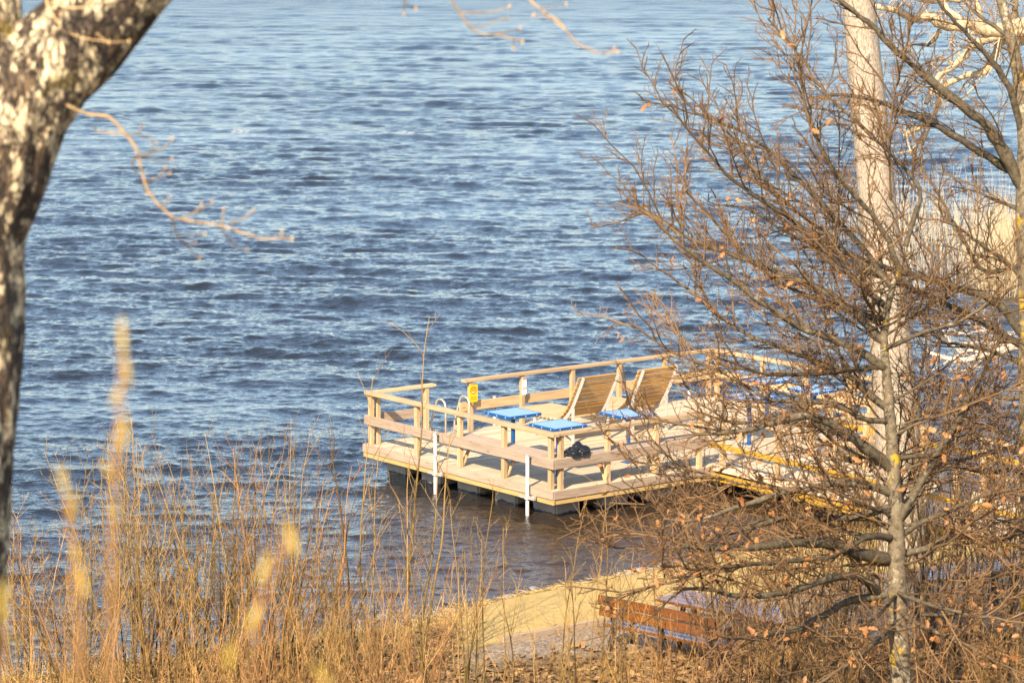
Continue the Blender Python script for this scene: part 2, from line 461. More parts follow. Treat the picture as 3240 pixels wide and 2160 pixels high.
M_WATER, _nt, _b = new_mat('lake_water'); _n = N(_nt)
_b.inputs['IOR'].default_value = 1.333
_n.link(_n.mix(_n.attr('shallow'), (0.015, 0.017, 0.020), (0.042, 0.022, 0.007)), _b.inputs['Base Color'])
_n.link(_n.attr('rough'), _b.inputs['Roughness'])
_wv = _n.tex('Position', (0.8, 1.25, 1))
_w1 = _n.noise(_wv, 2.6, 4, 0.62, 0.5)
_w2 = _n.noise(_n.tex('Position', (1, 1.5, 1)), 8.5, 3, 0.6, 0.3)
_hh = _n.math('ADD', _n.math('MULTIPLY', _w1, 1.0), _n.math('MULTIPLY', _w2, 0.28))
_hh = _n.math('MULTIPLY', _hh, _n.attr('chop'))
_n.link(_n.bump(_hh, 1.0, 0.06), _b.inputs['Normal'])
_foam = _n.attr('foam')
_fn = _n.noise(_n.tex('Position'), 6, 5, 0.75)
_fm = _n.rampf(_n.math('MULTIPLY', _foam, _fn), 0.44, 0.56, 0, 0.9)
_df = _n.node('ShaderNodeBsdfDiffuse'); _df.inputs['Color'].default_value = (0.38, 0.38, 0.37, 1)
_ms = _n.node('ShaderNodeMixShader')
_n.link(_fm, _ms.inputs[0]); _n.link(_b.outputs[0], _ms.inputs[1]); _n.link(_df.outputs[0], _ms.inputs[2])
_n.link(_ms.outputs[0], _nt.nodes['Material Output'].inputs['Surface'])

def build_water():
    v = np.linspace(2330, -260, 1650)
    ang = PITCH + np.arctan((v - 1080) / FPX)
    ys = CAM_H / np.tan(ang)
    ys = np.concatenate([[20, 30, 36, 40], ys[ys > 41], [1700, 2600, 4500, 9000]])
    t = np.concatenate([[-1.6, -0.9, -0.6, -0.4, -0.3, -0.25], np.linspace(-0.215, 0.215, 980), [0.25, 0.3, 0.4, 0.6, 0.9, 1.6]])
    Y, T = np.meshgrid(ys, t, indexing='ij')
    X = T * Y
    step = np.gradient(ys)[:, None]
    Z = np.zeros_like(X)
    r = np.random.default_rng(5)
    n = 130
    lams = np.concatenate([np.exp(np.linspace(math.log(0.20), math.log(2.4), n - 22)), np.exp(np.linspace(math.log(2.4), math.log(8.0), 22))])
    main = radians(-98)
    lee = np.clip((Y - shore_y(X) + 0.5) / 16, 0, 1) ** 0.8
    # the jetty and the shore calm the long waves
    S = 1.0
    for lam in lams:
        a = main + r.normal(0, 0.8 if lam < 0.8 else 0.45)
        k = 2 * pi / lam
        sl = 0.156 * math.sqrt(2.0 / n) * (1.05 if lam < 0.7 else (0.9 if lam < 2.4 else 0.62))
        amp = sl / k
        res = np.clip((lam - 1.1 * step) / (1.2 * step), 0, 1)
        att = (0.18 + 0.82 * lee) if lam > 1.0 else (0.85 + 0.15 * lee)
        ph = k * (X * cos(a) + Y * sin(a)) + r.uniform(0, 6.28)
        Z += amp * res * att * (np.cos(ph) + 0.26 * np.cos(2 * ph) + 0.20 * np.sin(2 * ph))
    gust = sines(X, Y, 21, 30, 6) * 0.5 + sines(X * 0.5, Y, 22, 12, 6) * 0.5
    Z *= (1 + 0.26 * np.clip(gust, -1.6, 1.6))
    dep = Y - shore_y(X)
    shal = np.clip(1 - dep / 13.0, 0, 1)
    rough = np.interp(Y, [40, 70, 150, 400, 1500], [0.035, 0.05, 0.12, 0.30, 0.38]) + 0 * X
    chop = (0.95 + 0.05 * np.clip(dep / 14, 0, 1)) * (1 + 0.35 * np.clip(gust, -1.2, 1.2)) * np.interp(Y, [40, 80, 150, 300, 900], [1, 1.0, 1.4, 2.0, 2.0])
    foam = np.zeros_like(X)
    for fx, fy, a, b in ((-13.64, 148.5, 0.75, 1.6), (-5.48, 146.6, 1.1, 1.2)):
        foam = np.maximum(foam, np.clip(1.3 - ((X - fx) / a) ** 2 - ((Y - fy) / b) ** 2, 0, 1))
    ny, nx = X.shape
    i = np.arange(nx * ny).reshape(ny, nx)
    F = np.stack([i[:-1, :-1], i[:-1, 1:], i[1:, 1:], i[1:, :-1]], -1).reshape(-1, 4)
    o = mk('water', np.stack([X, Y, Z], -1).reshape(-1, 3), F, M_WATER, smooth=True,
           attrs={'shallow': shal.ravel(), 'rough': rough.ravel(), 'chop': chop.ravel(), 'foam': foam.ravel()})
    tag(o, kind='structure')
build_water()

# ------------------------------------------------------------------ floating jetty
TH = -0.911
DZ = 0.57
JL = (-3.042, 60.192)
A_, B_ = 6.23, 9.62
def J(s1, s2, z=0.0):
    return Vector((JL[0] + cos(TH) * s1 - sin(TH) * s2, JL[1] + sin(TH) * s1 + cos(TH) * s2, DZ + z))

jet = thing('floating_jetty', 'floating bathing platform of pale pine planks with timber railings and black floats', 'jetty', J(0, 0), TH)
d = MB()
nb = 44
pw = A_ / nb
for i in range(nb):
    d.box(((i + 0.5) * pw, B_ / 2, -0.02), (pw - 0.011, B_ - 0.02, 0.04))
d.build('deck', M_DECK, jet)
# joists below the planks
jo = MB()
for k in range(9):
    jo.box((A_ / 2, 0.6 + k * 1.05, -0.12), (A_ - 0.2, 0.07, 0.15))
jo.build('joists', M_PINE, jet)
for (a, b) in (((-0.02, -0.024, 0), (A_ + 0.045, -0.024, 0)), ((A_ + 0.024, 0.0, 0), (A_ + 0.024, B_ + 0.045, 0)),
               ((-0.02, B_ + 0.024, 0), (A_ + 0.02, B_ + 0.024, 0)), ((-0.024, -0.0, 0), (-0.024, B_, 0))):
    a, b = Vector(a), Vector(b)
    board('fascia_board', jet, a + Vector((0, 0, -0.075)), b + Vector((0, 0, -0.075)), 0.045, 0.17, M_PINE_GREY)
    inw = (Vector((A_ / 2, B_ / 2, 0)) - (a + b) / 2).normalized() * 0.022
    board('lower_fascia_board', jet, a + inw + Vector((0, 0, -0.213)), b + inw + Vector((0, 0, -0.213)), 0.045, 0.10, M_PINE_WARM)
    # edge kerb strip that lies on the deck rim
def post(x, y, h=1.04, s=0.095):
    return board('post', jet, (x, y, 0), (x, y, h), s, s, M_PINE, up=(0, 1, 0))
for x in (0.11, 1.72, 3.17, 4.60, 6.06): post(x, 0.09)            # front left side
for y in (0.26, 1.42, 2.64, 3.78): post(A_ - 0.09, y)                # front right side
post(A_ - 0.09, 7.35); post(A_ - 0.09, 8.5)
for y in (0.26, 1.50, 2.66, 4.05, 5.43, 6.76, 8.07, 9.38): post(0.10, y)   # lake side
for x in (0.22, 1.73, 3.10, 4.45, 6.05): post(x, B_ - 0.09)
# handrails (top boards)
HR = 1.075
def rail(a, b, w=0.165, h=0.07): return board('handrail', jet, a, b, w, h, M_PINE)
rail((0.0, 0.07, HR), (A_ + 0.02, 0.07, HR))
rail((A_ - 0.09, 0.157, HR + 0.002), (A_ - 0.09, 3.92, HR + 0.002), 0.165, 0.068)
rail((A_ - 0.09, 7.1, HR), (A_ - 0.09, B_ - 0.19, HR))
rail((0.085, 0.157, HR + 0.002), (0.085, 1.72, HR + 0.002), 0.165, 0.06)
rail((0.085, 2.48, HR + 0.002), (0.085, B_ - 0.19, HR + 0.002), 0.165, 0.06)
rail((0.0, B_ - 0.09, HR), (A_ + 0.02, B_ - 0.09, HR))
# mid rails on the outer faces
MZ = 0.515
def mid(a, b): return board('mid_rail', jet, a, b, 0.045, 0.195, M_PINE_GREY if a[1] < 0.05 else M_PINE)
mid((-0.02, 0.019, MZ), (A_ + 0.005, 0.019, MZ))
mid((A_ - 0.019, 0.045, MZ), (A_ - 0.019, 3.95, MZ))
mid((A_ - 0.019, 7.1, MZ), (A_ - 0.019, B_ - 0.05, MZ))
mid((0.03, 0.045, MZ), (0.03, 1.62, MZ))
mid((0.03, 2.42, MZ), (0.03, B_ - 0.05, MZ))
mid((0.0, B_ - 0.019, MZ), (A_ - 0.05, B_ - 0.019, MZ))
# bench seats along the two shore sides, on diagonal braces
board('seat_plank', jet, (2.95, 0.275, 0.59), (A_ - 0.505, 0.275, 0.59), 0.45, 0.04, M_PINE_GREY)
board('seat_plank', jet, (A_ - 0.275, 0.052, 0.592), (A_ - 0.275, 3.9, 0.592), 0.45, 0.04, M_PINE_GREY)
for x in (3.17, 4.60): board('brace', jet, (x, 0.15, 0.03), (x, 0.44, 0.565), 0.045, 0.07, M_PINE, up=(1, 0, 0))
for y in (1.42, 2.64): board('brace', jet, (A_ - 0.15, y, 0.03), (A_ - 0.44, y, 0.565), 0.045, 0.07, M_PINE, up=(0, 1, 0))
# plastic floats below
def float_box(cx, cy, lx, ly):
    b = MB().box((0, 0, 0), (lx, ly, 0.62)).build('float', M_FLOAT, jet)
    bm = bmesh.new(); bm.from_mesh(b.data)
    for v in bm.verts:
        if v.co.z < 0: v.co.x *= 0.86; v.co.y *= 0.92
    bmesh.ops.subdivide_edges(bm, edges=list(bm.edges), cuts=4, use_grid_fill=True)
    for v in bm.verts:
        q = 0.012 * (1 if int((v.co.x + 5) / 0.13) % 2 else -1)
        if abs(v.co.z) < 0.28 and abs(abs(v.co.y) - ly / 2) < 0.06: v.co.y += q * (1 if v.co.y > 0 else -1)
    bmesh.ops.bevel(bm, geom=[e for e in bm.edges if e.calc_face_angle(0) > 1.2], offset=0.035, segments=2, affect='EDGES')
    bm.to_mesh(b.data); bm.free()
    b.location = (cx, cy, -0.57)
for k in range(5): float_box(0.66 + k * 1.225, 0.62, 0.76, 0.6)
for k in range(7): float_box(A_ - 0.55, 1.75 + k * 1.2, 0.6, 0.76)
for k in range(7): float_box(0.5, 1.75 + k * 1.2, 0.6, 0.76)

# guide poles in brackets
def guide_pole(s1, s2, top, label, out):
    t = thing('guide_pole', label, 'mooring pole', J(s1, s2, -DZ), TH, 'steel guide poles round the jetty')
    MB().tube([(0, 0, -2.2), (0, 0, DZ + top)], 0.036, 16).build('tube', M_WHITE, t, smooth=False)
    for p in t.children[0].data.polygons: p.use_smooth = len(p.vertices) == 4
    MB().tube([(0, 0, DZ + top - 0.002), (0, 0, DZ + top + 0.012)], 0.044, 16).build('cap', M_STEEL, t)
    b = MB()
    ox, oy = out
    b.tube([(0, 0, DZ - 0.23), (0, 0, DZ - 0.17)], 0.062, 14)
    px, py = -oy, ox
    b.box((px * 0.11, py * 0.11, DZ - 0.20), (0.22 if px else 0.05, 0.22 if py else 0.05, 0.045))
    b.box((-px * 0.11, -py * 0.11, DZ - 0.20), (0.22 if px else 0.05, 0.22 if py else 0.05, 0.045))
    b.box((px * 0.17 - ox * 0.035, py * 0.17 - oy * 0.035, DZ - 0.19), (0.05, 0.05, 0.09))
    b.build('bracket', M_STEEL, t)
guide_pole(2.62, -0.12, 0.62, 'white guide pole in a bracket at the middle of the jetty front edge', (0, -1))
guide_pole(5.60, -0.12, 0.62, 'white guide pole in a bracket by the front corner of the jetty', (0, -1))
guide_pole(-0.12, 3.47, 0.62, 'steel guide pole behind the lakeside rail, seen behind the sign and first blue table', (-1, 0))
guide_pole(-0.12, 9.0, 0.62, 'steel guide pole behind the far corner of the lakeside rail', (-1, 0))

# bathing ladder
lad = thing('bathing_ladder', 'steel bathing ladder with two tall hooped handrails at the gap in the lake rail', 'ladder', J(0, 2.13), TH)
for y in (-0.31, 0.31):
    pts = [(0.35, y, 0.005), (0.35, y, 0.62)]
    for k in range(1, 8):
        a = pi * k / 8
        pts.append((0.35 - 0.17 * (1 - cos(a)), y, 0.62 + 0.15 * sin(a)))
    pts += [(-0.05, y, 0.50), (-0.16, y, 0.22), (-0.20, y, -0.1), (-0.22, y, -1.35)]
    MB().tube(pts, 0.021, 10).build('handrail_tube', M_LADDER, lad, smooth=True)
for z in (-0.25, -0.5, -0.75, -1.0): MB().beam((-0.21, -0.31, z), (-0.21, 0.31, z), 0.08, 0.03).build('rung', M_LADDER, lad)
MB().box((-0.10, 0.31, 0.06), (0.16, 0.03, 0.10)).build('hinge', M_LADDER, lad)
MB().box((-0.10, -0.31, 0.06), (0.16, 0.03, 0.10)).build('hinge', M_LADDER, lad)

# blue square tables
TBL_LAB = ['blue square table nearest the ladder and the yellow sign', 'blue square table behind the front corner of the railing',
           'blue square table just in front of the right lounger', 'blue square table behind bare twigs, right of the loungers and nearest of those three',
           'blue square table behind bare twigs, beside the far end of the back railing', 'blue square table behind bare twigs, closest to the pale tree trunk']
TBL = [(3.40, 1.24), (4.99, 1.12), (4.86, 3.02), (4.86, 6.28), (3.49, 8.04), (5.02, 7.97)]
def make_table():
    t = thing('blue_table', TBL_LAB[0], 'table', (0, 0, 0), TH, 'blue square tables on the jetty')
    top = MB().box((0, 0, 1.0), (0.76, 0.76, 0.012)).build('table_top', M_BLUE_TOP, t)
    rim = MB()
    for s in (-1, 1):
        rim.box((s * 0.395, 0, 0.978), (0.03, 0.76, 0.062)); rim.box((0, s * 0.395, 0.978), (0.82, 0.03, 0.062))
    rm = rim.build('rim', M_BLUE, t, bevel=0.01)
    for x in (-0.28, 0, 0.28):
        for s in (-1, 1):
            MB().tube([(x, s * 0.408, 0.98), (x, s * 0.414, 0.98)], 0.010, 8).build('bolt', M_BOLT, rm)
            MB().tube([(s * 0.408, x, 0.98), (s * 0.414, x, 0.98)], 0.010, 8).build('bolt', M_BOLT, rm)
    MB().tube([(0, 0, 0.012), (0, 0, 0.965)], 0.043, 16).build('pole', M_BLUE, t)
    u = MB(); u.box((0, 0, 0.985), (0.7, 0.05, 0.02)); u.box((0, 0, 0.983), (0.05, 0.7, 0.02)); u.build('support', M_BLUE, t)
    MB().box((0, 0, 0.006), (0.22, 0.22, 0.012)).build('base_plate', M_BLUE, t)
    return t
def copy_tree(o, parent=None):
    c = o.copy(); COL.objects.link(c)
    if parent is not None: c.parent = parent
    for ch in list(o.children): copy_tree(ch, c)
    return c
tb0 = make_table()
for i, (x, y) in enumerate(TBL):
    t = tb0 if i == 0 else copy_tree(tb0)
    t.location = J(x, y, 0.002); t['label'] = TBL_LAB[i]

# two slatted loungers facing the lake
PROF = [(-0.40, 0.44), (-0.30, 0.47), (-0.17, 0.575), (-0.05, 0.70), (0.05, 0.86), (0.16, 1.06), (0.26, 1.24), (0.34, 1.40)]
def make_lounger(w=0.93):
    t = thing('slatted_lounger', 'x', 'lounger', (0, 0, 0), TH, 'wooden loungers facing the lake')
    for s in (0, 1):
        y = s * w
        fr = MB()
        # curved flat back frame
        th = 0.085
        for i in range(len(PROF) - 1):
            a, b = Vector((PROF[i][0], y, PROF[i][1])), Vector((PROF[i + 1][0], y, PROF[i + 1][1]))
            fr.beam(a, b + (b - a) * 0.08, 0.014, th, up=(0, 1, 0) if False else (0, 0, 1))
        fr.build('back_frame', M_STEEL, t)
        MB().beam((-0.36, y, 0.40), (-2.0, y, 0.40), 0.014, 0.07).build('seat_frame', M_STEEL, t)
        lg = MB()
        lg.box((0.0, y, 0.37), (0.09, 0.016, 0.74)); lg.box((-0.02, y, 0.745), (0.07, 0.022, 0.06))
        lg.box((0, y, 0.006), (0.14, 0.10, 0.012))
        lg.build('rear_leg', M_STEEL, t)
        lg = MB(); lg.box((-1.28, y, 0.18), (0.09, 0.016, 0.36)); lg.box((-1.28, y, 0.006), (0.14, 0.10, 0.012))
        lg.build('front_leg', M_STEEL, t)
        MB().beam((-0.02, y, 0.10), (-0.55, y, 0.385), 0.012, 0.065, up=(0, 0, 1)).build('brace', M_STEEL, t)
        MB().beam((-1.26, y, 0.22), (-1.02, y, 0.375), 0.012, 0.06).build('brace', M_STEEL, t)
    MB().beam((-0.30, 0.01, 0.30), (-0.30, w - 0.01, 0.30), 0.30, 0.012).build('cross_plate', M_WHITE, t)
    # back slats
    P = [Vector((p[0], 0, p[1])) for p in PROF]
    L = [0]
    for i in range(1, len(P)): L.append(L[-1] + (P[i] - P[i - 1]).length)
    n = 11
    for k in range(n):
        s_ = (k + 0.55) / n * L[-1]
        i = max(j for j in range(len(L) - 1) if L[j] <= s_)
        q = P[i].lerp(P[i + 1], (s_ - L[i]) / (L[i + 1] - L[i])); tdir = (P[i + 1] - P[i]).normalized()
        nrm = Vector((-tdir.z, 0, tdir.x))
        c = q + nrm * 0.062
        board('back_slat', t, c + Vector((0, -0.09, 0)), c + Vector((0, w + 0.09, 0)), 0.082 if k > 2 else 0.066, 0.035, M_SLAT, up=tuple(nrm))
    for k in range(12):
        x = -0.50 - k * 0.132
        board('seat_slat', t, (x, -0.09, 0.456), (x, w + 0.09, 0.456), 0.098, 0.04, M_SLAT_TOP)
    return t
lg1 = make_lounger(); lg1.location = J(2.6, 3.43, 0.002)
lg1['label'] = 'slatted wooden lounger with steel frame, the left one of the pair'
lg2 = copy_tree(lg1); lg2.location = J(2.6, 5.04, 0.002)
lg2['label'] = 'slatted wooden lounger with steel frame, the right one partly behind twigs'

# signs on the lake side posts (they face the platform, +s1)
def sign_frame(loc):
    M = Matrix(((0, 0, 1), (1, 0, 0), (0, 1, 0))).to_4x4()       # local X -> s2, Y -> up, Z -> s1
    return Matrix.Translation(loc) @ Matrix.Rotation(TH, 4, 'Z') @ M
def ring(r0, r1, z, cx, cy, n=40):
    m = MB(); v = []; f = []
    for i in range(n):
        a = 2 * pi * i / n
        for r in (r0, r1):
            v.append((cx + r * cos(a), cy + r * sin(a), z))
    for i in range(n):
        j = (i + 1) % n
        f.append((2 * i, 2 * i + 1, 2 * j + 1, 2 * j))
    return m.add(v, f)
def poly(pts, z): return MB().add([(x, y, z) for x, y in pts], [tuple(range(len(pts)))])
sg = thing('diving_sign', 'yellow no diving sign with orange ring on a railing post', 'sign')
sg.matrix_world = sign_frame(J(0.152, 2.70, 0.80))
MB().box((0, 0, 0), (0.215, 0.37, 0.006)).build('panel', M_SIGN_Y, sg)
ring(0.060, 0.083, 0.0042, 0, 0.065).build('prohibition_ring', M_SIGN_O, sg)
c45 = 0.07 * 0.707
poly([(-c45 - .004, .065 + c45 - .008), (-c45 + .006, .065 + c45 + .004), (c45 + .004, .065 - c45 + .008), (c45 - .006, .065 - c45 - .004)], 0.0046).build('slash', M_SIGN_O, sg)
dv = MB()
dv.add([(x, y, 0.0044) for x, y in ((-.005, .075), (.012, .098), (.040, .118), (.046, .112), (.026, .088), (.008, .068))], [(5, 4, 3, 2, 1, 0)])
dv.add([(x, y, 0.0044) for x, y in ((-.034, .056), (-.022, .062), (-.014, .052), (-.024, .044), (-.03, .03), (-.036, .036), (-.03, .046))], [(6, 5, 4, 3, 2, 1, 0)])
dv.build('diver_pictogram', M_SIGN_K, sg)
wv = MB()
for i in range(5):
    x = -0.055 + i * 0.022
    wv.add([(x, .012 + .006 * (i % 2), .0043), (x + .024, .012 + .006 * ((i + 1) % 2), .0043), (x + .024, .024 + .006 * ((i + 1) % 2), .0043), (x, .024 + .006 * (i % 2), .0043)], [(0, 1, 2, 3)])
wv.build('wave_pictogram', M_SIGN_P, sg)
def lettering(text, size, x, y, z, mat, parent):
    cu = bpy.data.curves.new('lettering', 'FONT'); cu.body = text; cu.size = size; cu.align_x = 'CENTER'; cu.align_y = 'CENTER'
    cu.materials.append(mat)
    tmp = bpy.data.objects.new('lettering_curve', cu)
    COL.objects.link(tmp)
    me = bpy.data.meshes.new_from_object(tmp)
    bpy.data.objects.remove(tmp)
    if not me.materials: me.materials.append(mat)
    o = bpy.data.objects.new('lettering', me); COL.objects.link(o); o.parent = parent; o.location = (x, y, z)
    return o
lettering('Dykning', 0.042, 0, -0.083, 0.0045, M_SIGN_K, sg)
lettering('förbjuden', 0.042, 0, -0.125, 0.0045, M_SIGN_K, sg)

nt2 = thing('paper_notice', 'torn white paper notice with red bands on the post right of the yellow sign', 'notice')
nt2.matrix_world = sign_frame(J(0.152, 4.06, 0.78))
MB().box((0.005, 0.08, 0), (0.115, 0.26, 0.004)).build('sheet', M_SIGN_W, nt2)
poly([(-.05, .175), (.06, .18), (.062, .21), (-.03, .208), (-.05, .19)], 0.003).build('red_band', M_SIGN_R, nt2)
poly([(-.045, -.03), (.06, -.028), (.06, .0), (-.045, -.006)], 0.003).build('red_band', M_SIGN_R, nt2)
kk = MB()
kk.add([(x, y, .0032) for x, y in ((-.04, .07), (-.035, .066), (.045, .15), (.04, .154))], [(0, 1, 2, 3)])
kk.add([(x, y, .0034) for x, y in ((-.035, .15), (-.04, .146), (.04, .062), (.045, .066))], [(3, 2, 1, 0)])
kk.build('cross', M_SIGN_R, nt2)
poly([(-.045, .02), (.058, .026), (.058, .032), (-.045, .026)], 0.0033).build('black_line', M_SIGN_K, nt2)
rg = [(-.06, -.05), (.062, -.045), (.07, -.09), (.058, -.13), (.03, -.16), (.005, -.145), (-.03, -.17), (-.045, -.12), (-.062, -.10)]
MB().prism(rg, (1, 0, 0), (0, 1, 0), (0, 0, 1), (0, 0, 0.004), 0.004).build('torn_scrap', M_SIGN_W, nt2)

# crumpled black bag on the corner of the bench
bm = bmesh.new()
bmesh.ops.create_icosphere(bm, subdivisions=4, radius=1.0)
for v in bm.verts:
    p = v.co.copy()
    k = 1 + 0.22 * sin(3.1 * p.x + 2 * p.z) + 0.16 * sin(5.3 * p.y + 4 * p.x + 1) + 0.09 * sin(11 * p.z + 7 * p.x) + 0.06 * sin(17 * p.y - 9 * p.x)
    v.co = Vector((p.x * 0.16 * k, p.y * 0.235 * k, (0.135 + 0.05 * p.y) * p.z * k))
    if v.co.z < -0.06: v.co.z = -0.06 - 0.25 * (v.co.z + 0.06) * -1 * 0.3
me = bpy.data.meshes.new('bag'); bm.to_mesh(me); bm.free(); me.materials.append(M_BAG)
bag = bpy.data.objects.new('black_bag', me); COL.objects.link(bag)
bag.location = J(6.10, 0.66, 0.66); bag.rotation_euler = (0, 0, TH)
tag(bag, 'crumpled black bag lying on the bench at the jetty front corner', 'bag')

# gangway to the shore
gw = thing('gangway', 'pine gangway with yellow painted side rails from the jetty to the shore', 'gangway', J(A_ + 0.09, 3.98), TH)
GL = 8.4; GWd = 2.55
g = MB()
for k in range(60): g.box(((k + 0.5) * GL / 60, GWd / 2, -0.03 - k * 0.0012), (GL / 60 - 0.008, GWd, 0.04))
g.build('deck', M_DECK, gw)
for y in (0.0, GWd):
    board('yellow_beam', gw, (0, y, -0.17), (GL, y, -0.24), 0.06, 0.15, M_YELLOW_PAINT)
    hz = 0.47 if y == 0 else 0.74
    board('yellow_rail', gw, (-0.2, y, hz), (GL, y, hz - 0.1), 0.05, 0.10, M_YELLOW_PAINT)
    for k in range(6):
        x = 0.2 + k * 1.58
        board('post', gw, (x, y + (0.08 if y == 0 else -0.08), -0.06), (x, y + (0.08 if y == 0 else -0.08), 1.0), 0.095, 0.095, M_PINE, up=(0, 1, 0))
    board('handrail', gw, (0.0, y + (0.08 if y == 0 else -0.08), 1.03), (GL, y + (0.08 if y == 0 else -0.08), 0.98), 0.14, 0.05, M_PINE)

# ------------------------------------------------------------------ beach: edging, benches, tables
def gz(x, y): return float(ground_z(x, y))
ed = board('timber_edging', None, (-0.15, 44.40, 0.40), (3.6, 47.1, 0.42), 0.07, 0.22, M_PINE_GREY)
tag(ed, 'grey timber edging board between the yellow sand and the gravel', 'edging board')

def make_bench(L=2.2):
    t = thing('park_bench', 'x', 'bench')
    for i, (y, z) in enumerate(((-0.075, 0.845), (-0.04, 0.665))):
        board('back_slat', t, (-L / 2, y, z), (L / 2, y, z), 0.045, 0.145, M_BENCH, up=(0, 0.2, 1))
    for y in (0.10, 0.25, 0.40): board('seat_slat', t, (-L / 2, y, 0.44), (L / 2, y, 0.44), 0.135, 0.045, M_BENCH)
    for x in (-L / 2 + 0.22, 0, L / 2 - 0.22):
        f = MB()
        f.beam((x, -0.115, 0.90), (x, 0.06, 0.40), 0.055, 0.05, up=(1, 0, 0)); f.beam((x, 0.03, 0.40), (x, 0.47, 0.40), 0.05, 0.04)
        f.beam((x, 0.04, 0.41), (x, -0.10, 0.0), 0.06, 0.06, up=(1, 0, 0)); f.beam((x, 0.44, 0.41), (x, 0.50, 0.0), 0.06, 0.06, up=(1, 0, 0))
        f.build('iron_leg', M_IRON, t)
        if abs(x) > 0.1:
            a = MB(); a.beam((x, -0.02, 0.66), (x, 0.50, 0.66), 0.09, 0.035); a.beam((x, 0.47, 0.65), (x, 0.46, 0.42), 0.05, 0.05, up=(1, 0, 0))
            a.build('armrest', M_IRON, t)
    return t
bd = atan2(-0.66, 0.75)
b1 = make_bench(2.3)
p0 = at(1904, 1898, 43.75)
b1.location = (p0[0] + 1.15 * cos(bd), p0[1] + 1.15 * sin(bd) + 0.06, p0[2] - 0.83)
b1.rotation_euler = (0, 0, bd)
b1['label'] = 'orange brown slatted bench with black iron legs, its back to the camera'
def make_picnic(L=2.4):
    t = thing('picnic_table', 'x', 'table', group=None)
    for k in range(5): board('table_slat', t, (-L / 2, -0.32 + k * 0.16, 0.74), (L / 2, -0.32 + k * 0.16, 0.74), 0.15, 0.045, M_BENCH)
    for x in (-L / 2 + 0.35, L / 2 - 0.35):
        f = MB(); f.beam((x, -0.30, 0.70), (x, 0.30, 0.70), 0.06, 0.04)
        f.beam((x, -0.12, 0.69), (x, -0.26, 0.0), 0.06, 0.06, up=(1, 0, 0)); f.beam((x, 0.12, 0.69), (x, 0.26, 0.0), 0.06, 0.06, up=(1, 0, 0))
        f.build('iron_leg', M_IRON, t)
    return t
pt = make_picnic()
q = at(2072, 1893, 44.9)
n_ = Vector((-sin(bd), cos(bd), 0)); e_ = Vector((cos(bd), sin(bd), 0))
pt.location = Vector((q[0], q[1], 0)) + e_ * 1.2 + n_ * 0.4 + Vector((0, 0, q[2] - 0.76))
pt.rotation_euler = (0, 0, bd)
pt['label'] = 'slatted brown table on the sand just behind the bench'
pt2 = copy_tree(pt)
q = at(3075, 1835, 45.5)
pt2.location = (q[0], q[1], gz(q[0], q[1]) + 0.0); pt2.rotation_euler = (0, 0, radians(20))
pt2['label'] = 'slatted brown table behind brush near the right edge'

# ------------------------------------------------------------------ growing things
class Tubes:
    """gathers tapered tubes; all tubes with equal point count and side count are built together"""
    def __init__(s, lo=0.004, span=0.02): s.g = {}; s.lo = lo; s.span = span; s.base = 1.0; s.var = 0.22; s.r = np.random.default_rng(77)
    def add(s, pts, rad, k=4, thin=None):
        pts = np.asarray(pts, float); rad = np.asarray(rad, float)
        th = np.clip(1 - (rad - s.lo) / s.span, 0, 1) if thin is None else np.full(len(rad), thin)
        s.g.setdefault((len(pts), k), []).append((pts, rad, th, float(np.clip(s.base + s.r.normal(0, s.var), 0.4, 1.25))))
    def count(s): return sum(len(v) for v in s.g.values())
    def build(s, name, mat, parent=None, rough=0.0):
        V, F, T, E_ = [], [], [], []; base = 0
        for (n, k), L in s.g.items():
            P = np.stack([q[0] for q in L]); R = np.stack([q[1] for q in L]); H = np.stack([q[2] for q in L])
            m = len(L)
            t = np.empty_like(P)
            t[:, 1:-1] = P[:, 2:] - P[:, :-2]; t[:, 0] = P[:, 1] - P[:, 0]; t[:, -1] = P[:, -1] - P[:, -2]
            t /= np.linalg.norm(t, axis=2, keepdims=True) + 1e-9
            ov = P[:, -1] - P[:, 0]
            ref = np.where(np.abs(ov[:, 2:3]) > np.abs(ov[:, 0:1]), np.array([[1., 0.15, 0.]]), np.array([[0., 0.15, 1.]]))[:, None, :]
            a = np.cross(t, np.broadcast_to(ref, t.shape)); a /= np.linalg.norm(a, axis=2, keepdims=True) + 1e-9
            b = np.cross(t, a)
            ang = np.arange(k) * 2 * pi / k
            RR = R[:, :, None]
            if rough and k > 8:
                RR = RR * (1 + rough * RNG.normal(0, 1, (m, n, k)))
            ring_ = P[:, :, None, :] + RR[..., None] * (a[:, :, None, :] * np.cos(ang)[None, None, :, None] + b[:, :, None, :] * np.sin(ang)[None, None, :, None])
            V.append(ring_.reshape(-1, 3)); T.append(np.repeat(H.reshape(-1), k)); E_.append(np.repeat([q[3] for q in L], n * k))
            idx = base + np.arange(m * n * k).reshape(m, n, k)
            i0 = idx[:, :-1, :]; i1 = idx[:, 1:, :]
            F.append(np.stack([i0, np.roll(i0, -1, 2), np.roll(i1, -1, 2), i1], -1).reshape(-1, 4))
            base += m * n * k
        return mk(name, np.concatenate(V), np.concatenate(F), mat, parent, smooth=True, attrs={'thin': np.concatenate(T), 'tone': np.concatenate(E_)})

def resample(pts, n):
    pts = np.asarray(pts, float)
    d_ = np.concatenate([[0], np.cumsum(np.linalg.norm(np.diff(pts, axis=0), axis=1))])
    t = np.linspace(0, d_[-1], n)
    # smooth (Catmull-like) by interpolating then light blur
    q = np.stack([np.interp(t, d_, pts[:, i]) for i in range(3)], 1)
    for _ in range(2):
        q[1:-1] = 0.5 * q[1:-1] + 0.25 * (q[:-2] + q[2:])
    return q, d_[-1]

def unit(v): return v / (np.linalg.norm(v) + 1e-9)

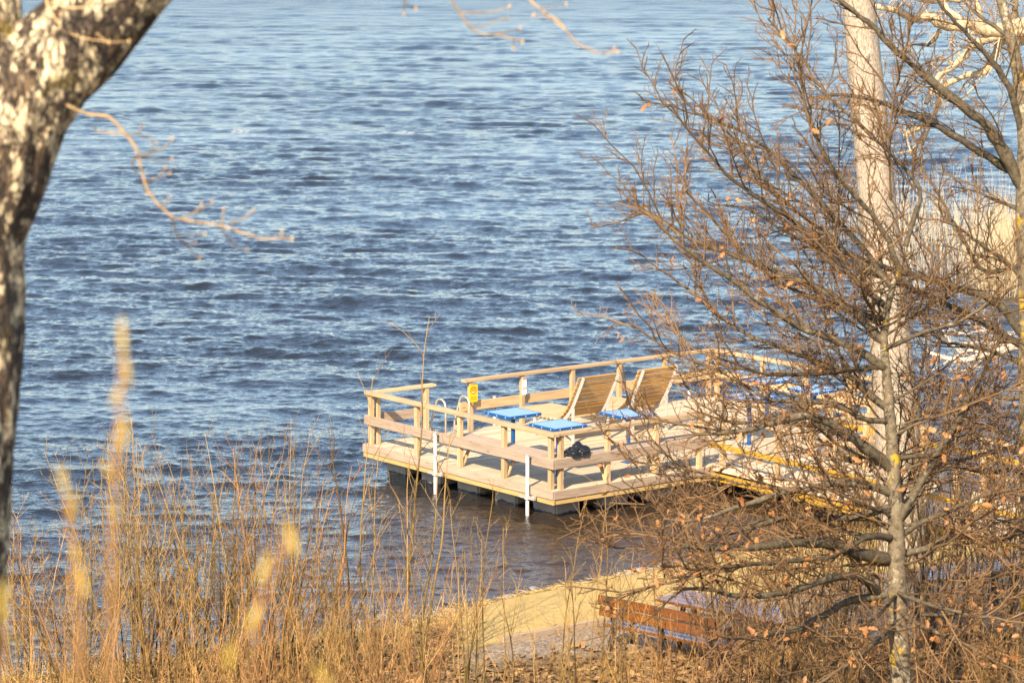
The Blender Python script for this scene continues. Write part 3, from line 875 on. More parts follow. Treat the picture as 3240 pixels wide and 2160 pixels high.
def shoot(start, direc, length, r0, r1, n, rng, wob=0.12, up=0.0):
    d_ = unit(np.asarray(direc, float)); st = length / (n - 1)
    P = [np.asarray(start, float)]
    for _ in range(n - 1):
        d_ = unit(d_ + rng.normal(0, wob, 3) + np.array([0, 0, up]))
        P.append(P[-1] + d_ * st)
    return np.array(P), np.linspace(r0, r1, n)

def twigs_on(T, pts, length, rng, level, spacing, tl, r, spread=0.85, up=0.12, flat_y=0.6, start=0.15, k=3, buds=None):
    """grow side shoots along a polyline"""
    n = max(1, int(length / spacing))
    N_ = len(pts)
    for i in range(n):
        f = start + (1 - start) * (i + rng.uniform(0.1, 0.9)) / n
        x = f * (N_ - 1); j = min(int(x), N_ - 2); fr = x - j
        p = pts[j] * (1 - fr) + pts[j + 1] * fr
        tg = unit(pts[j + 1] - pts[j])
        side = rng.normal(0, 1, 3); side[1] *= flat_y
        side = unit(side - tg * side.dot(tg))
        dr = unit(tg * rng.uniform(0.35, 0.9) + side * spread + np.array([0, 0, up]))
        L = tl * rng.uniform(0.45, 1.15) * (1.1 - 0.55 * f)
        m = 5 if level > 1 else (4 if level == 1 else 3)
        q, rr = shoot(p, dr, L, r * rng.uniform(0.8, 1.1), r * 0.42, m, rng, 0.17, 0.03)
        T.add(q, rr, 4 if level > 1 else k)
        if level > 0:
            twigs_on(T, q, L, rng, level - 1, spacing * 0.52, L * 0.46, r * 0.62, spread, up, flat_y, 0.12, k, buds)
        if buds is not None and rng.random() < 0.7:
            buds.append(q[-1])

def leaf_mesh(pts, rng, size, name, mat, parent):
    V, F = [], []
    for p in pts:
        s = size * rng.uniform(0.6, 1.25)
        a = unit(rng.normal(0, 1, 3) + np.array([0, 0, -0.5])); b = unit(np.cross(a, rng.normal(0, 1, 3))); c = np.cross(a, b)
        base = len(V)
        cu = rng.uniform(0.15, 0.4)
        prof = [(0, 0.04), (0.18, 0.22), (0.32, 0.14), (0.5, 0.30), (0.66, 0.18), (0.82, 0.22), (1, 0.03)]
        for u, w in prof:
            for sg_ in (-1, 0, 1):
                V.append(p + s * (a * u + b * w * sg_ * rng.uniform(0.8, 1.2) + c * (cu * (u * u) - 0.35 * abs(sg_) * w)))
        for i in range(len(prof) - 1):
            for j in (0, 1):
                F.append((base + i * 3 + j, base + i * 3 + j + 1, base + i * 3 + 4 + j, base + i * 3 + 3 + j))
    return mk(name, V, np.array(F), mat, parent, smooth=False)

def traced(px, d0, d1, rng, n=None, wob=0.0):
    """polyline of photo pixels with depth running d0 -> d1"""
    m = len(px)
    P = np.array([at(u, v, d0 + (d1 - d0) * i / (m - 1)) for i, (u, v) in enumerate(px)])
    L = np.linalg.norm(np.diff(P, axis=0), axis=1).sum()
    q, L = resample(P, n or max(6, int(L / 0.14)))
    if wob:
        q[1:-1] += rng.normal(0, wob, (len(q) - 2, 3))
    return q, L

# ---- young oak in front of the right part of the jetty
OAKD = 36.0
def build_oak():
    rng = np.random.default_rng(23)
    pm = 9369.0 / OAKD
    t = thing('oak_tree', 'young bare oak with pale lichen-spotted trunk and long bare limbs sweeping left over the jetty', 'tree')
    tr = Tubes(); cr = Tubes()
    trunk = [(2860, 2420), (2850, 2160), (2842, 1950), (2838, 1780), (2833, 1600), (2828, 1491), (2820, 1375), (2812, 1280), (2801, 1148), (2796, 1069), (2807, 974), (2822, 911), (2849, 858), (2865, 779)]
    q, L = traced(trunk, OAKD, OAKD, rng, 70, 0.004)
    w = np.interp(np.linspace(0, 1, 70), [0, 0.2, 0.40, 0.55, 0.7, 0.85, 1], [0.145, 0.13, 0.115, 0.085, 0.068, 0.045, 0.028])
    tr.add(q, w, 12, 0.0)
    t.location = (float(q[0][0]), float(q[0][1]), 0)
    off = np.array([q[0][0], q[0][1], 0.0])
    limbs = [
        ([(2814, 1475), (2727, 1401), (2622, 1322), (2527, 1296), (2448, 1333), (2316, 1364), (2200, 1372)], 0.055, -0.8),
        ([(2806, 1164), (2738, 1116), (2622, 1064), (2527, 1037), (2448, 985), (2369, 927), (2295, 869), (2221, 827), (2158, 784), (2105, 732), (2073, 700)], 0.040, -1.2),
        ([(2797, 1080), (2749, 1037), (2659, 953), (2580, 911), (2474, 874), (2369, 832), (2263, 795), (2158, 747), (2090, 690), (2010, 655)], 0.036, 0.8),
        ([(2807, 974), (2720, 900), (2640, 820), (2560, 740), (2480, 680), (2380, 620), (2300, 560), (2240, 480), (2180, 420), (2120, 330)], 0.030, -0.6),
        ([(2822, 911), (2750, 800), (2640, 690), (2560, 600), (2500, 540), (2430, 470), (2380, 440), (2290, 390), (2210, 370), (2160, 320), (2115, 255)], 0.030, 1.4),
        ([(2849, 858), (2800, 740), (2730, 640), (2650, 560), (2600, 480), (2540, 330), (2530, 170), (2470, 100), (2430, 60)], 0.027, -1.5),
        ([(2865, 779), (2928, 595), (2870, 543), (2822, 485), (2764, 437), (2685, 358), (2606, 295), (2569, 232), (2532, 169), (2459, 105), (2427, 79)], 0.022, 0.9),
        ([(2820, 1560), (2700, 1520), (2600, 1530), (2450, 1560), (2330, 1600), (2200, 1650), (2100, 1640)], 0.04, -1.4),
        ([(2815, 1768), (2708, 1746), (2642, 1706), (2554, 1693), (2465, 1697), (2377, 1715), (2280, 1715), (2226, 1733), (2140, 1720)], 0.062, -1.0),
        ([(2775, 1874), (2730, 1821), (2664, 1799), (2576, 1817), (2487, 1848), (2399, 1865), (2310, 1865), (2222, 1848), (2130, 1860)], 0.045, -1.8),
        ([(2800, 1880), (2686, 1910), (2620, 1963), (2532, 2016), (2443, 2024), (2355, 2033), (2270, 2010)], 0.042, -2.2),
        ([(2832, 1865), (2890, 1892), (2996, 1914), (3084, 1932), (3173, 1949), (3260, 1972)], 0.024, -2.0),
        ([(2830, 1915), (2885, 1976), (2974, 2024), (3062, 2051), (3173, 2117), (3260, 2140)], 0.024, -2.4),
        ([(2845, 1640), (2868, 1608), (2916, 1538), (2974, 1440), (3018, 1378), (3049, 1325), (3090, 1240), (3140, 1150), (3170, 1050)], 0.046, -0.7),
        ([(2835, 1385), (2890, 1334), (2930, 1308), (2996, 1299), (3080, 1330), (3150, 1320)], 0.026, 0.6),
        ([(2815, 1458), (2731, 1414), (2642, 1370), (2554, 1361), (2465, 1343), (2377, 1352), (2288, 1343), (2200, 1300)], 0.034, 1.0),
        ([(2805, 1290), (2731, 1228), (2678, 1166), (2598, 1144), (2510, 1104), (2448, 1073), (2377, 1064), (2290, 1010), (2200, 930), (2120, 870)], 0.036, 1.6),
        ([(2800, 1160), (2700, 1170), (2600, 1190), (2520, 1185), (2430, 1190), (2350, 1160), (2270, 1130)], 0.026, -1.6),
        ([(2803, 1010), (2720, 1000), (2640, 960), (2570, 950), (2480, 900), (2400, 860), (2330, 780), (2260, 700), (2200, 640), (2140, 560)], 0.026, 1.9),
        ([(2822, 905), (2770, 850), (2700, 820), (2600, 720), (2520, 680), (2440, 600), (2370, 520), (2330, 430), (2300, 360)], 0.022, 0.4),
        ([(2833, 1600), (2740, 1620), (2640, 1640), (2540, 1620), (2420, 1640), (2330, 1680), (2240, 1690), (2150, 1770)], 0.036, 1.0),
        ([(2835, 1700), (2740, 1690), (2650, 1760), (2540, 1770), (2430, 1780), (2310, 1790), (2200, 1800), (2090, 1790)], 0.032, -2.4),
        ([(2840, 1700), (2930, 1660), (3010, 1640), (3090, 1600), (3180, 1560), (3250, 1540)], 0.032, -0.9),
        ([(2838, 1750), (2920, 1740), (3000, 1690), (3080, 1680), (3160, 1640), (3250, 1660)], 0.032, 1.1),
        ([(2833, 1450), (2920, 1430), (3020, 1450), (3120, 1420), (3230, 1400)], 0.026, 1.3),
        ([(2800, 1100), (2880, 1060), (2960, 1020), (3050, 1000), (3140, 930), (3210, 900)], 0.024, -1.0),
        ([(2817, 632), (2816, 540), (2814, 474), (2822, 316), (2854, 210), (2870, 130), (2880, 20)], 0.012, -1.2),
        ([(2840, 1980), (2760, 2030), (2680, 2080), (2600, 2150), (2500, 2190)], 0.03, -1.5),
        ([(2520, 1545), (2450, 1550), (2330, 1540), (2200, 1500), (2080, 1480), (1960, 1450)], 0.014, 0.5),
        ([(2420, 1640), (2330, 1670), (2200, 1640), (2060, 1600), (1930, 1590)], 0.014, 1.0),
        ([(2380, 1715), (2280, 1718), (2150, 1700), (2030, 1680), (1900, 1700)], 0.014, -0.8),
        ([(2430, 1782), (2310, 1790), (2180, 1830), (2050, 1850), (1950, 1880)], 0.013, -1.6),
        ([(2448, 1333), (2316, 1366), (2200, 1340), (2080, 1330), (1990, 1290)], 0.013, -0.6),
        ([(2158, 747), (2090, 690), (2010, 655), (1950, 640)], 0.011, 0.6),
        ([(2300, 1180), (2200, 1150), (2110, 1120), (2040, 1050), (1990, 1020)], 0.012, 0.2),
        ([(2812, 1330), (2740, 1330), (2660, 1270), (2560, 1250), (2470, 1260), (2380, 1230), (2300, 1180), (2230, 1160)], 0.028, -0.4),
    ]
    buds = []; leafp = []
    TQ = q.copy()
    extra = []
    for i in range(46):
        f = rng.uniform(0.30, 0.97); p = TQ[int(f * 69)]
        a = rng.choice([pi, 0.0]) + rng.normal(0, 0.75) if rng.random() < 0.75 else rng.uniform(0, 2 * pi)
        upk = 0.15 + 0.9 * (f - 0.3) * rng.uniform(0.5, 1.3)
        L_ = rng.uniform(1.4, 3.3) * (1.15 - 0.5 * f)
        e, _r = shoot(p, (cos(a), sin(a) * 0.8, upk), L_, 1, 1, 16, rng, 0.12, rng.uniform(-0.02, 0.06))
        extra.append((e, L_, rng.uniform(0.014, 0.03) * (1.2 - 0.6 * f), f))
    for e, L, r, f in extra:
        n = len(e); cr.base = rng.uniform(0.6, 0.95)
        cr.add(e, np.linspace(r, max(0.006, r * 0.3), n) * (1 + 0.08 * rng.normal(0, 1, n)), 7)
        cr.base = rng.uniform(0.5, 0.95)
        twigs_on(cr, e, L, rng, 1, 0.15, 0.6, 0.0075, 0.7, 0.18, 0.8, 0.15, 3, buds)
        twigs_on(cr, e, L, rng, 2, 0.36, 1.2, 0.011, 0.6, 0.15, 0.7, 0.15, 4, buds)
        if f < 0.75:
            leafp += [e[rng.integers(4, n)] + rng.normal(0, 0.15, 3) for _ in range(int(L * 4))]
    for px, r, dd in limbs:
        q, L = traced(px, OAKD, OAKD + dd, rng, None, 0.007)
        q[:, 1] += np.sin(np.linspace(0, pi, len(q))) * rng.uniform(-0.4, 0.4)
        cr.base = rng.uniform(0.7, 1.0)
        n = len(q)
        cr.add(q, np.linspace(r * 1.4, max(0.010, r * 0.36), n) * (1 + 0.1 * rng.normal(0, 1, n)), 8)
        lo = px[0][1] > 1400
        twigs_on(cr, q, L, rng, 1, 0.15, 0.62, 0.0078, 0.66, 0.26 if not lo else 0.12, 0.8, 0.2, 3, buds)
        cr.base = 0.5 + 0.55 * rng.random()
        # longer secondary branches
        twigs_on(cr, q, L, rng, 2, 0.27, 1.55, 0.0125, 0.55, 0.22 if not lo else 0.08, 0.7, 0.15, 4, buds)
        cr.base = 0.75
        if px[0][1] > 850:
            for _ in range(int(L * (4.0 if lo else 1.2))):
                p = q[rng.integers(n // 4, n)] + rng.normal(0, 0.16, 3)
                leafp += [p + rng.normal(0, 0.05, 3) for _ in range(rng.integers(1, 4))]
    for T in (tr, cr):
        for key in T.g: T.g[key] = [(a - off, b, c, e) for a, b, c, e in T.g[key]]
    tr.build('trunk', M_OAK, t, rough=0.02)
    cr.build('crown', M_OAK_LIMB_SHADED, t)
    leaf_mesh([p - off for p in leafp], rng, 0.105, 'withered_leaves', M_LEAF, t)
    print('oak tubes', cr.count(), 'leaves', len(leafp))
build_oak()

# ---- tree leaning at the right edge
def build_edge_tree():
    rng = np.random.default_rng(31)
    D = 39.0
    t = thing('edge_tree', 'bare tree with thick pale trunk at the right edge, limbs reaching up to the left', 'tree')
    tr = Tubes(); cr = Tubes()
    q, L = traced([(3290, 2420), (3285, 2100), (3280, 1700), (3272, 1400), (3268, 1000), (3258, 760), (3248, 560), (3244, 420), (3225, 250), (3200, 120), (3170, 20), (3140, -120)], D, D, rng, 80, 0.004)
    tr.add(q, np.interp(np.linspace(0, 1, 80), [0, 0.5, 0.7, 0.78, 1], [0.24, 0.20, 0.17, 0.10, 0.05]), 14, 0.0)
    off = np.array([q[0][0], q[0][1], 0.0]); t.location = tuple(off)
    buds = []; leafp = []
    limbs = [
        ([(3240, 600), (3207, 540), (3160, 450), (3100, 370), (3050, 340), (2975, 280), (2896, 220), (2822, 150), (2750, 70), (2690, 25), (2610, -30)], 0.075, -1.0),
        ([(3225, 560), (3181, 527), (3107, 485), (3028, 437), (2949, 385), (2870, 358), (2780, 316), (2659, 295), (2560, 310)], 0.055, 0.5),
        ([(3240, 1060), (3160, 958), (3118, 927), (3054, 927), (2975, 890), (2870, 863), (2764, 837), (2650, 780), (2560, 740), (2480, 700)], 0.058, -1.2),
        ([(3240, 1100), (3133, 1027), (3054, 990), (2975, 953), (2896, 921), (2817, 884), (2727, 858), (2633, 805), (2527, 753), (2448, 710), (2350, 650)], 0.046, 0.8),
        ([(3260, 830), (3128, 874), (3096, 858), (3054, 763), (3017, 700), (2960, 600), (2930, 560), (2890, 470)], 0.030, 0.3),
        ([(3240, 440), (3190, 260), (3120, 170), (3040, 90), (2980, 20), (2930, -60)], 0.045, -0.9),
        ([(3200, 120), (3110, 60), (3040, 0), (2990, -60)], 0.03, 1.0),
        ([(3262, 1250), (3180, 1270), (3090, 1230), (3000, 1240), (2920, 1190), (2840, 1190)], 0.034, 0.7),
        ([(3270, 1500), (3190, 1480), (3110, 1500), (3020, 1470), (2930, 1500)], 0.03, -1.3),
        ([(3275, 1650), (3200, 1690), (3130, 1720), (3040, 1690), (2960, 1720)], 0.05, -1.0),
        ([(3250, 900), (3180, 820), (3120, 790), (3040, 720), (2980, 690), (2900, 690)], 0.03, -0.6),
        ([(3262, 1180), (3190, 1120), (3110, 1110), (3030, 1080), (2960, 1090), (2890, 1050)], 0.03, 0.2),
        ([(3270, 1400), (3200, 1380), (3120, 1350), (3060, 1360), (2980, 1330)], 0.03, 0.9),
        ([(3275, 1800), (3200, 1790), (3120, 1830), (3040, 1820)], 0.03, -1.2),
        ([(3255, 700), (3200, 640), (3150, 640), (3090, 600), (3010, 590)], 0.028, 1.1),
    ]
    for px, r, dd in limbs:
        q, L = traced(px, D, D + dd, rng, None, 0.008)
        n = len(q)
        cr.add(q, np.linspace(r * 1.15, max(0.010, r * 0.3), n) * (1 + 0.1 * rng.normal(0, 1, n)), 8)
        twigs_on(cr, q, L, rng, 1, 0.16, 0.62, 0.008, 0.7, 0.2, 0.8, 0.15, 3, buds)
        cr.base = 0.5 + 0.6 * rng.random()
        twigs_on(cr, q, L, rng, 2, 0.34, 1.55, 0.013, 0.55, 0.2, 0.6, 0.12, 4, buds)
        cr.base = 0.75
        if px[0][1] > 1000:
            leafp += [q[rng.integers(n // 4, n)] + rng.normal(0, 0.2, 3) for _ in range(int(L * 4))]
    for T in (tr, cr):
        for key in T.g: T.g[key] = [(a - off, b, c, e) for a, b, c, e in T.g[key]]
    tr.build('trunk', M_OAK, t, rough=0.015)
    cr.build('crown', M_OAK_LIMB_SHADED, t)
    leaf_mesh([p - off for p in leafp], rng, 0.105, 'withered_leaves', M_LEAF, t)
build_edge_tree()

# ---- tall aspen trunk on the shore
def build_aspen():
    rng = np.random.default_rng(41)
    D = 50.5
    t = thing('aspen_tree', 'tall pale smooth aspen trunk standing on the shore behind the oak', 'tree')
    base = at(2862, 1800, D)
    pts = [(2862, 1815), (2855, 1700), (2845, 1500), (2828, 1200), (2800, 900), (2772, 600), (2745, 300), (2716, 0), (2690, -300), (2668, -700), (2650, -1200)]
    P = np.array([at(u, v, D) for u, v in pts])
    P[0][2] = gz(P[0][0], P[0][1]) - 0.1
    off = np.array([P[0][0], P[0][1], 0.0]); t.location = tuple(off)
    q, L = resample(P, 110)
    w = np.interp(np.linspace(0, 1, 110), [0, 0.03, 0.12, 0.3, 0.6, 0.75, 1], [0.50, 0.42, 0.385, 0.345, 0.275, 0.22, 0.08])
    T = Tubes(); T.add(q - off, w, 28, 0.0); T.build('trunk', M_ASPEN, t, rough=0.006)
    C = Tubes(); bl = []
    for _ in range(9):
        i = rng.integers(82, 108)
        a = rng.uniform(0, 6.28)
        s, rr = shoot(q[i] - off, (cos(a), sin(a), 0.7), rng.uniform(1.5, 3.2), 0.05, 0.012, 9, rng, 0.1, 0.06)
        C.add(s, rr, 6)
        twigs_on(C, s, 2.5, rng, 1, 0.25, 0.7, 0.01)
    C.build('crown', M_ASPEN, t)
build_aspen()

# ---- old oak beyond the right edge: gnarled beige limbs
def build_old_oak():
    rng = np.random.default_rng(53)
    D = 56.0
    t = thing('old_oak', 'old oak with gnarled sunlit beige limbs hanging over the water at top right', 'tree')
    tr = Tubes(); cr = Tubes()
    bx, by = 10.9, 56.2
    off = np.array([bx, by, 0.0]); t.location = tuple(off)
    bz = gz(bx, by)
    P = np.array([(bx + 0.2, by, bz - 0.2), (bx + 0.1, by, 2.5), (bx - 0.1, by, 5.0), (bx + 0.1, by, 7.5), (bx + 0.5, by, 9.2), (bx + 0.9, by + 0.2, 12.0)])
    q, L = resample(P, 40); tr.add(q, np.linspace(0.5, 0.26, 40), 16, 0.0)
    def at2(px, d1): 
        m = len(px)
        return [at(u, v, D + d1 * i / (m - 1)) for i, (u, v) in enumerate(px)]
    limbs = [
        ([(3380, 140), (3280, 70), (3202, 84), (3107, 90), (3054, 69), (3018, 90), (2975, 90), (2949, 58), (2896, 69), (2840, 40), (2770, 20)], 0.16, -1.0),
        ([(3420, 180), (3280, 100), (3202, 116), (3160, 127), (3107, 142), (3081, 174), (3028, 221), (2975, 258), (2949, 290), (2930, 330)], 0.12, -0.6),
        ([(3400, 200), (3200, 130), (3155, 163), (3155, 195), (3118, 248), (3054, 258), (2986, 285), (2970, 327), (2949, 369), (2910, 400), (2860, 430)], 0.10, 0.8),
        ([(3054, 69), (3010, 40), (2990, 0), (2960, -40)], 0.06, 0.4),
        ([(2975, 90), (2968, 130), (2930, 150), (2890, 145), (2850, 165)], 0.045, 0.3),
        ([(3107, 90), (3100, 30), (3080, -20), (3040, -60)], 0.07, 0.6),
        ([(3202, 84), (3220, 20), (3210, -40)], 0.08, -0.5),
        ([(3028, 221), (3000, 190), (2950, 190), (2915, 215), (2880, 240)], 0.035, 0.5),
        ([(3400, 60), (3300, -20), (3220, -30), (3120, -10), (3020, 10), (2900, 0), (2810, -20)], 0.11, 0.9),
        ([(2949, 369), (2940, 420), (2900, 450), (2880, 490)], 0.03, 0.4),
    ]
    for px, r, dd in limbs:
        P = np.array(at2(px, dd))
        q, L = resample(P, max(10, int(L_ * 1) if False else max(10, int(np.linalg.norm(np.diff(P, axis=0), axis=1).sum() / 0.10))))
        n = len(q)
        g_ = np.cumsum(rng.normal(0, 0.018, (n, 3)), axis=0); g_ -= np.linspace(0, 1, n)[:, None] * g_[-1]
        q = q + g_
        cr.add(q, np.linspace(r, max(0.012, r * 0.35), n) * (1 + 0.12 * rng.normal(0, 1, n)), 10, 0.0)
        twigs_on(cr, q, L, rng, 2, 0.22, 0.75, 0.014, 0.9, 0.0, 0.8, 0.1, 4)
        twigs_on(cr, q, L, rng, 1, 0.6, 1.0, 0.022, 0.9, -0.05, 0.7, 0.2, 5)
    for T in (tr, cr):
        for key in T.g: T.g[key] = [(a - off, b, c, e) for a, b, c, e in T.g[key]]
    tr.build('trunk', M_OLDOAK, t, rough=0.03); cr.build('crown', M_OLDOAK, t)
build_old_oak()

# ---- bleached fallen tree in the water
def build_driftwood():
    rng = np.random.default_rng(61)
    t = thing('fallen_tree', 'bleached white fallen tree with bare branches lying in the water', 'fallen tree')
    cr = Tubes()
    D = 71.0
    def px(l, d0, d1): return traced(l, d0, d1, rng, None, 0.01)
    q, L = px([(3420, 1010), (3300, 1060), (3210, 1098), (3130, 1118), (3040, 1144), (2974, 1128), (2930, 1110)], 70, 71)
    off = np.array([q[len(q) // 2][0], q[len(q) // 2][1], 0.0]); t.location = tuple(off)
    def put(q, r): cr.add(q - off, np.linspace(r, r * 0.25, len(q)), 8, 0.0)
    put(q, 0.16)
    subs = [([(3210, 1098), (3120, 1080), (3040, 1090), (2960, 1080)], 0.06), ([(3130, 1118), (3060, 1105), (2990, 1150), (2940, 1180)], 0.05),
            ([(3200, 1062), (3120, 1040), (3050, 1062), (2990, 1030)], 0.045), ([(3130, 1118), (3090, 1160), (3000, 1190)], 0.05), ([(3240, 1085), (3150, 1130), (3080, 1180), (3010, 1200)], 0.06),
            ([(3060, 1140), (3010, 1085), (2985, 1050), (2970, 1010)], 0.03), ([(3180, 1110), (3130, 1050), (3110, 990)], 0.03)]
    for l, r in subs:
        s, L2 = px(l, 70.8, 71.5); put(s, r)
        twigs_on(cr, s - off, L2, rng, 1, 0.16, 0.6, 0.012, 0.8, 0.1)
    twigs_on(cr, q - off, L, rng, 1, 0.2, 0.8, 0.014, 0.8, 0.1)
    cr.build('branches', M_DEAD, t)
build_driftwood()

# ---- reeds standing in the water
def build_reeds():
    rng = np.random.default_rng(71)
    T = Tubes()
    for _ in range(1900):
        c = rng.random()
        if c < 0.60: u, v = rng.normal(3185, 55), rng.uniform(800, 940)
        elif c < 0.9: u, v = rng.uniform(2840, 3300), rng.uniform(680, 940)
        else: u, v = rng.uniform(2560, 2960), rng.uniform(640, 780)
        ang = PITCH + math.atan((v - 1080) / FPX); D = CAM_H / tan(ang)
        p = at(u, v, D); p[2] = -0.1
        h = rng.uniform(0.7, 2.4) * (1 if c < 0.9 else 0.6)
        q, r = shoot(p, (rng.normal(0, 0.11), rng.normal(0, 0.08), 1), h, 0.007, 0.004, 4, rng, 0.06)
        T.add(q, r, 3, rng.random())
    o = T.build('reeds', M_REED); tag(o, kind='stuff'); o['label'] = 'pale dry reeds standing in the shallow water'; o['category'] = 'reeds'
build_reeds()

# ---- big forked trunk close on the left
def build_near_tree():
    rng = np.random.default_rng(83)
    D = 14.0
    t = thing('forked_tree', 'thick forked tree trunk with rough lichen-covered bark at the left edge', 'tree')
    P0 = at(-170, 1600, D)
    off = np.array([P0[0], P0[1], gz(P0[0], P0[1])]); t.location = tuple(off)
    T = Tubes()
    def add(px, wpx, n, k):
        P = np.array([at(u, v, D) for u, v in px]); q, L = resample(P, n)
        w = np.interp(np.linspace(0, 1, n), np.linspace(0, 1, len(wpx)), wpx) / (9369.0 / D)
        T.add(q - off, w, k, 0.0)
    # trunk up to the fork, then two limbs
    add([(-270, 3700), (-250, 3000), (-215, 2400), (-179, 2000), (-164, 1740), (-146, 1444), (-131, 1222), (-104, 1000), (-75, 816), (-37, 606), (-5, 440), (-8, 300), (-14, 160), (-16, 20), (-25, -160), (-60, -400)],
        [250, 235, 215, 196, 192, 190, 189, 188, 188, 188, 186, 140, 90, 80, 80, 76], 260, 64)
    add([(-90, 860), (-55, 680), (-12, 500), (36, 353), (140, 217), (247, 125), (330, 20), (419, -90), (560, -270)], [120, 150, 176, 180, 165, 155, 151, 148, 140], 170, 64)
    o = T.build('trunk', M_FGBARK, t)
    # bark relief on the mesh itself
    me = o.data; n = len(me.vertices); co = np.empty(n * 3, np.float32); me.vertices.foreach_get('co', co); co = co.reshape(-1, 3)
    no = np.empty(n * 3, np.float32); me.vertices.foreach_get('normal', no); no = no.reshape(-1, 3)
    ang = np.arctan2(no[:, 1], no[:, 0])
    h = np.zeros(n); r = np.random.default_rng(3)
    for _ in range(22):
        kx, kz, ph = r.uniform(8, 26), r.uniform(3, 16), r.uniform(0, 6.28)
        h += np.sin(kx * ang + kz * co[:, 2] + ph) * r.uniform(0.5, 1)
    co += no * (h[:, None] * 0.0024)
    me.vertices.foreach_set('co', co.ravel()); me.update()
    # twigs hanging from the limbs
    def twig(root, paths, dd):
        W = Tubes(); B = []
        for px, r in paths:
            q, L = traced(px, D - 0.3, D - 0.3 + dd, rng, max(8, len(px) * 5), 0.0015)
            W.add(q - off, np.linspace(r * 0.72, r * 0.36, len(q)) * (1 + 0.14 * np.sin(np.arange(len(q)) * 1.9)), 6)
            B.append(q[-1] - off)
        bt = W.build('twig', M_TWIG, t)
        for b in B:
            K = Tubes(); K.add([b - np.array([0, 0, 0.012]), b, b + np.array([0.004, 0, 0.012])], [0.003, 0.0062, 0.002], 6, 1.0)
            K.build('bud', M_TWIG, bt)
    c = 1000 / 1568
    def s(l): return [(x * c, y * c) for x, y in l]
    twig(None, [(s([(330, 520), (385, 550), (440, 570), (540, 575), (610, 650), (680, 740), (700, 830), (725, 930), (770, 1000), (850, 1075), (950, 1100), (1090, 1115), (1200, 1155), (1300, 1185), (1390, 1180), (1450, 1185)]), 0.0105),
                (s([(850, 1080), (880, 1180), (930, 1220), (990, 1280)]), 0.007), (s([(1100, 1130), (1150, 1210), (1225, 1240)]), 0.006),
                (s([(690, 770), (650, 800), (690, 880), (730, 960)]), 0.006), (s([(610, 660), (500, 660), (470, 635)]), 0.006), (s([(630, 670), (690, 665), (745, 690)]), 0.006),
                (s([(690, 660), (703, 625)]), 0.006), (s([(700, 770), (790, 750), (855, 690)]), 0.006), (s([(740, 760), (775, 710)]), 0.005), (s([(710, 780), (800, 800), (852, 790)]), 0.006),
                (s([(730, 900), (790, 880), (820, 830)]), 0.006), (s([(800, 875), (845, 855)]), 0.005), (s([(800, 1030), (840, 985)]), 0.007), (s([(900, 1085), (960, 1060), (1000, 1015)]), 0.007),
                (s([(980, 1060), (1050, 1000)]), 0.006), (s([(1100, 1115), (1110, 1040)]), 0.007), (s([(1140, 1110), (1200, 1090), (1255, 1045)]), 0.007), (s([(1395, 1180), (1398, 1150)]), 0.006),
                (s([(920, 1170), (1015, 1160)]), 0.006), (s([(930, 1215), (970, 1205)]), 0.006)], 0.5)
    k2 = 3240 / 2352
    def s2(l): return [(x * k2, y * k2) for x, y in l]
    twig(None, [(s2([(1000, -60), (1030, -10), (1050, 20), (1075, 60), (1100, 78), (1150, 82), (1200, 96)]), 0.0085), (s2([(1075, 60), (1110, 60), (1165, 42)]), 0.006), (s2([(1060, 30), (1130, 30), (1170, 15)]), 0.005),
                (s2([(1130, 80), (1195, 66)]), 0.006), (s2([(1180, 90), (1180, 110)]), 0.004), (s2([(915, -40), (930, -5), (928, 30)]), 0.006), (s2([(928, 5), (955, 20)]), 0.005),
                (s2([(1170, -60), (1230, 15), (1290, 55), (1320, 100), (1380, 125), (1418, 120)]), 0.0085), (s2([(1385, 123), (1410, 112)]), 0.005), (s2([(1240, 20), (1300, 10)]), 0.005), (s2([(1300, 70), (1260, 40), (1225, 35)]), 0.005)], 0.3)
    twig(None, [(s([(225, -40), (240, 40), (270, 90), (310, 135), (265, 160)]), 0.009), (s([(290, 110), (300, 70)]), 0.006), (s([(255, 10), (330, 40), (420, 40), (460, 0)]), 0.008), (s([(480, 170), (540, 215), (640, 205)]), 0.009), (s([(330, 160), (420, 190), (540, 210)]), 0.006)], -0.4)
build_near_tree()

# ---- bushes
def shrub_mesh(seed, n_stems, h, spread, twig_sp, r0, fan_y=0.7, level=1, tl=0.8):
    rng = np.random.default_rng(seed)
    S, W = Tubes(0.0035, 0.009), Tubes(0.002, 0.006)
    for i in range(n_stems):
        a = rng.uniform(0, 2 * pi); rad = 0.45 * math.sqrt(rng.random())
        b = np.array([rad * cos(a), rad * sin(a) * 0.8, -0.1])
        lean = spread * rng.random() ** 0.8
        dr = np.array([cos(a) * lean + rng.normal(0, 0.08), (sin(a) * lean + rng.normal(0, 0.08)) * fan_y, 1.0])
        L = h * rng.uniform(0.55, 1.08)
        r = r0 * rng.uniform(0.55, 1.2)
        q, rr = shoot(b, dr, L, r, 0.0028, 12, rng, 0.055, 0.035)
        S.base = W.base = rng.uniform(0.55, 1.15)
        S.span = rng.uniform(0.004, 0.014)
        S.add(q, rr, 5)
        W.span = rng.uniform(0.002, 0.012)
        twigs_on(W, q, L, rng, level, twig_sp, tl, 0.0052, 0.55, 0.42, 0.8, 0.22, 3)
    return S, W
def make_shrub(seed, mat, **kw):
    S, W = shrub_mesh(seed, **kw)
    t = bpy.data.objects.new('bare_shrub', None); COL.objects.link(t); t.empty_display_size = 0.2
    S.build('stems', mat, t); W.build('twigs', mat, t)['kind'] = 'stuff'
    return t
SHR = []
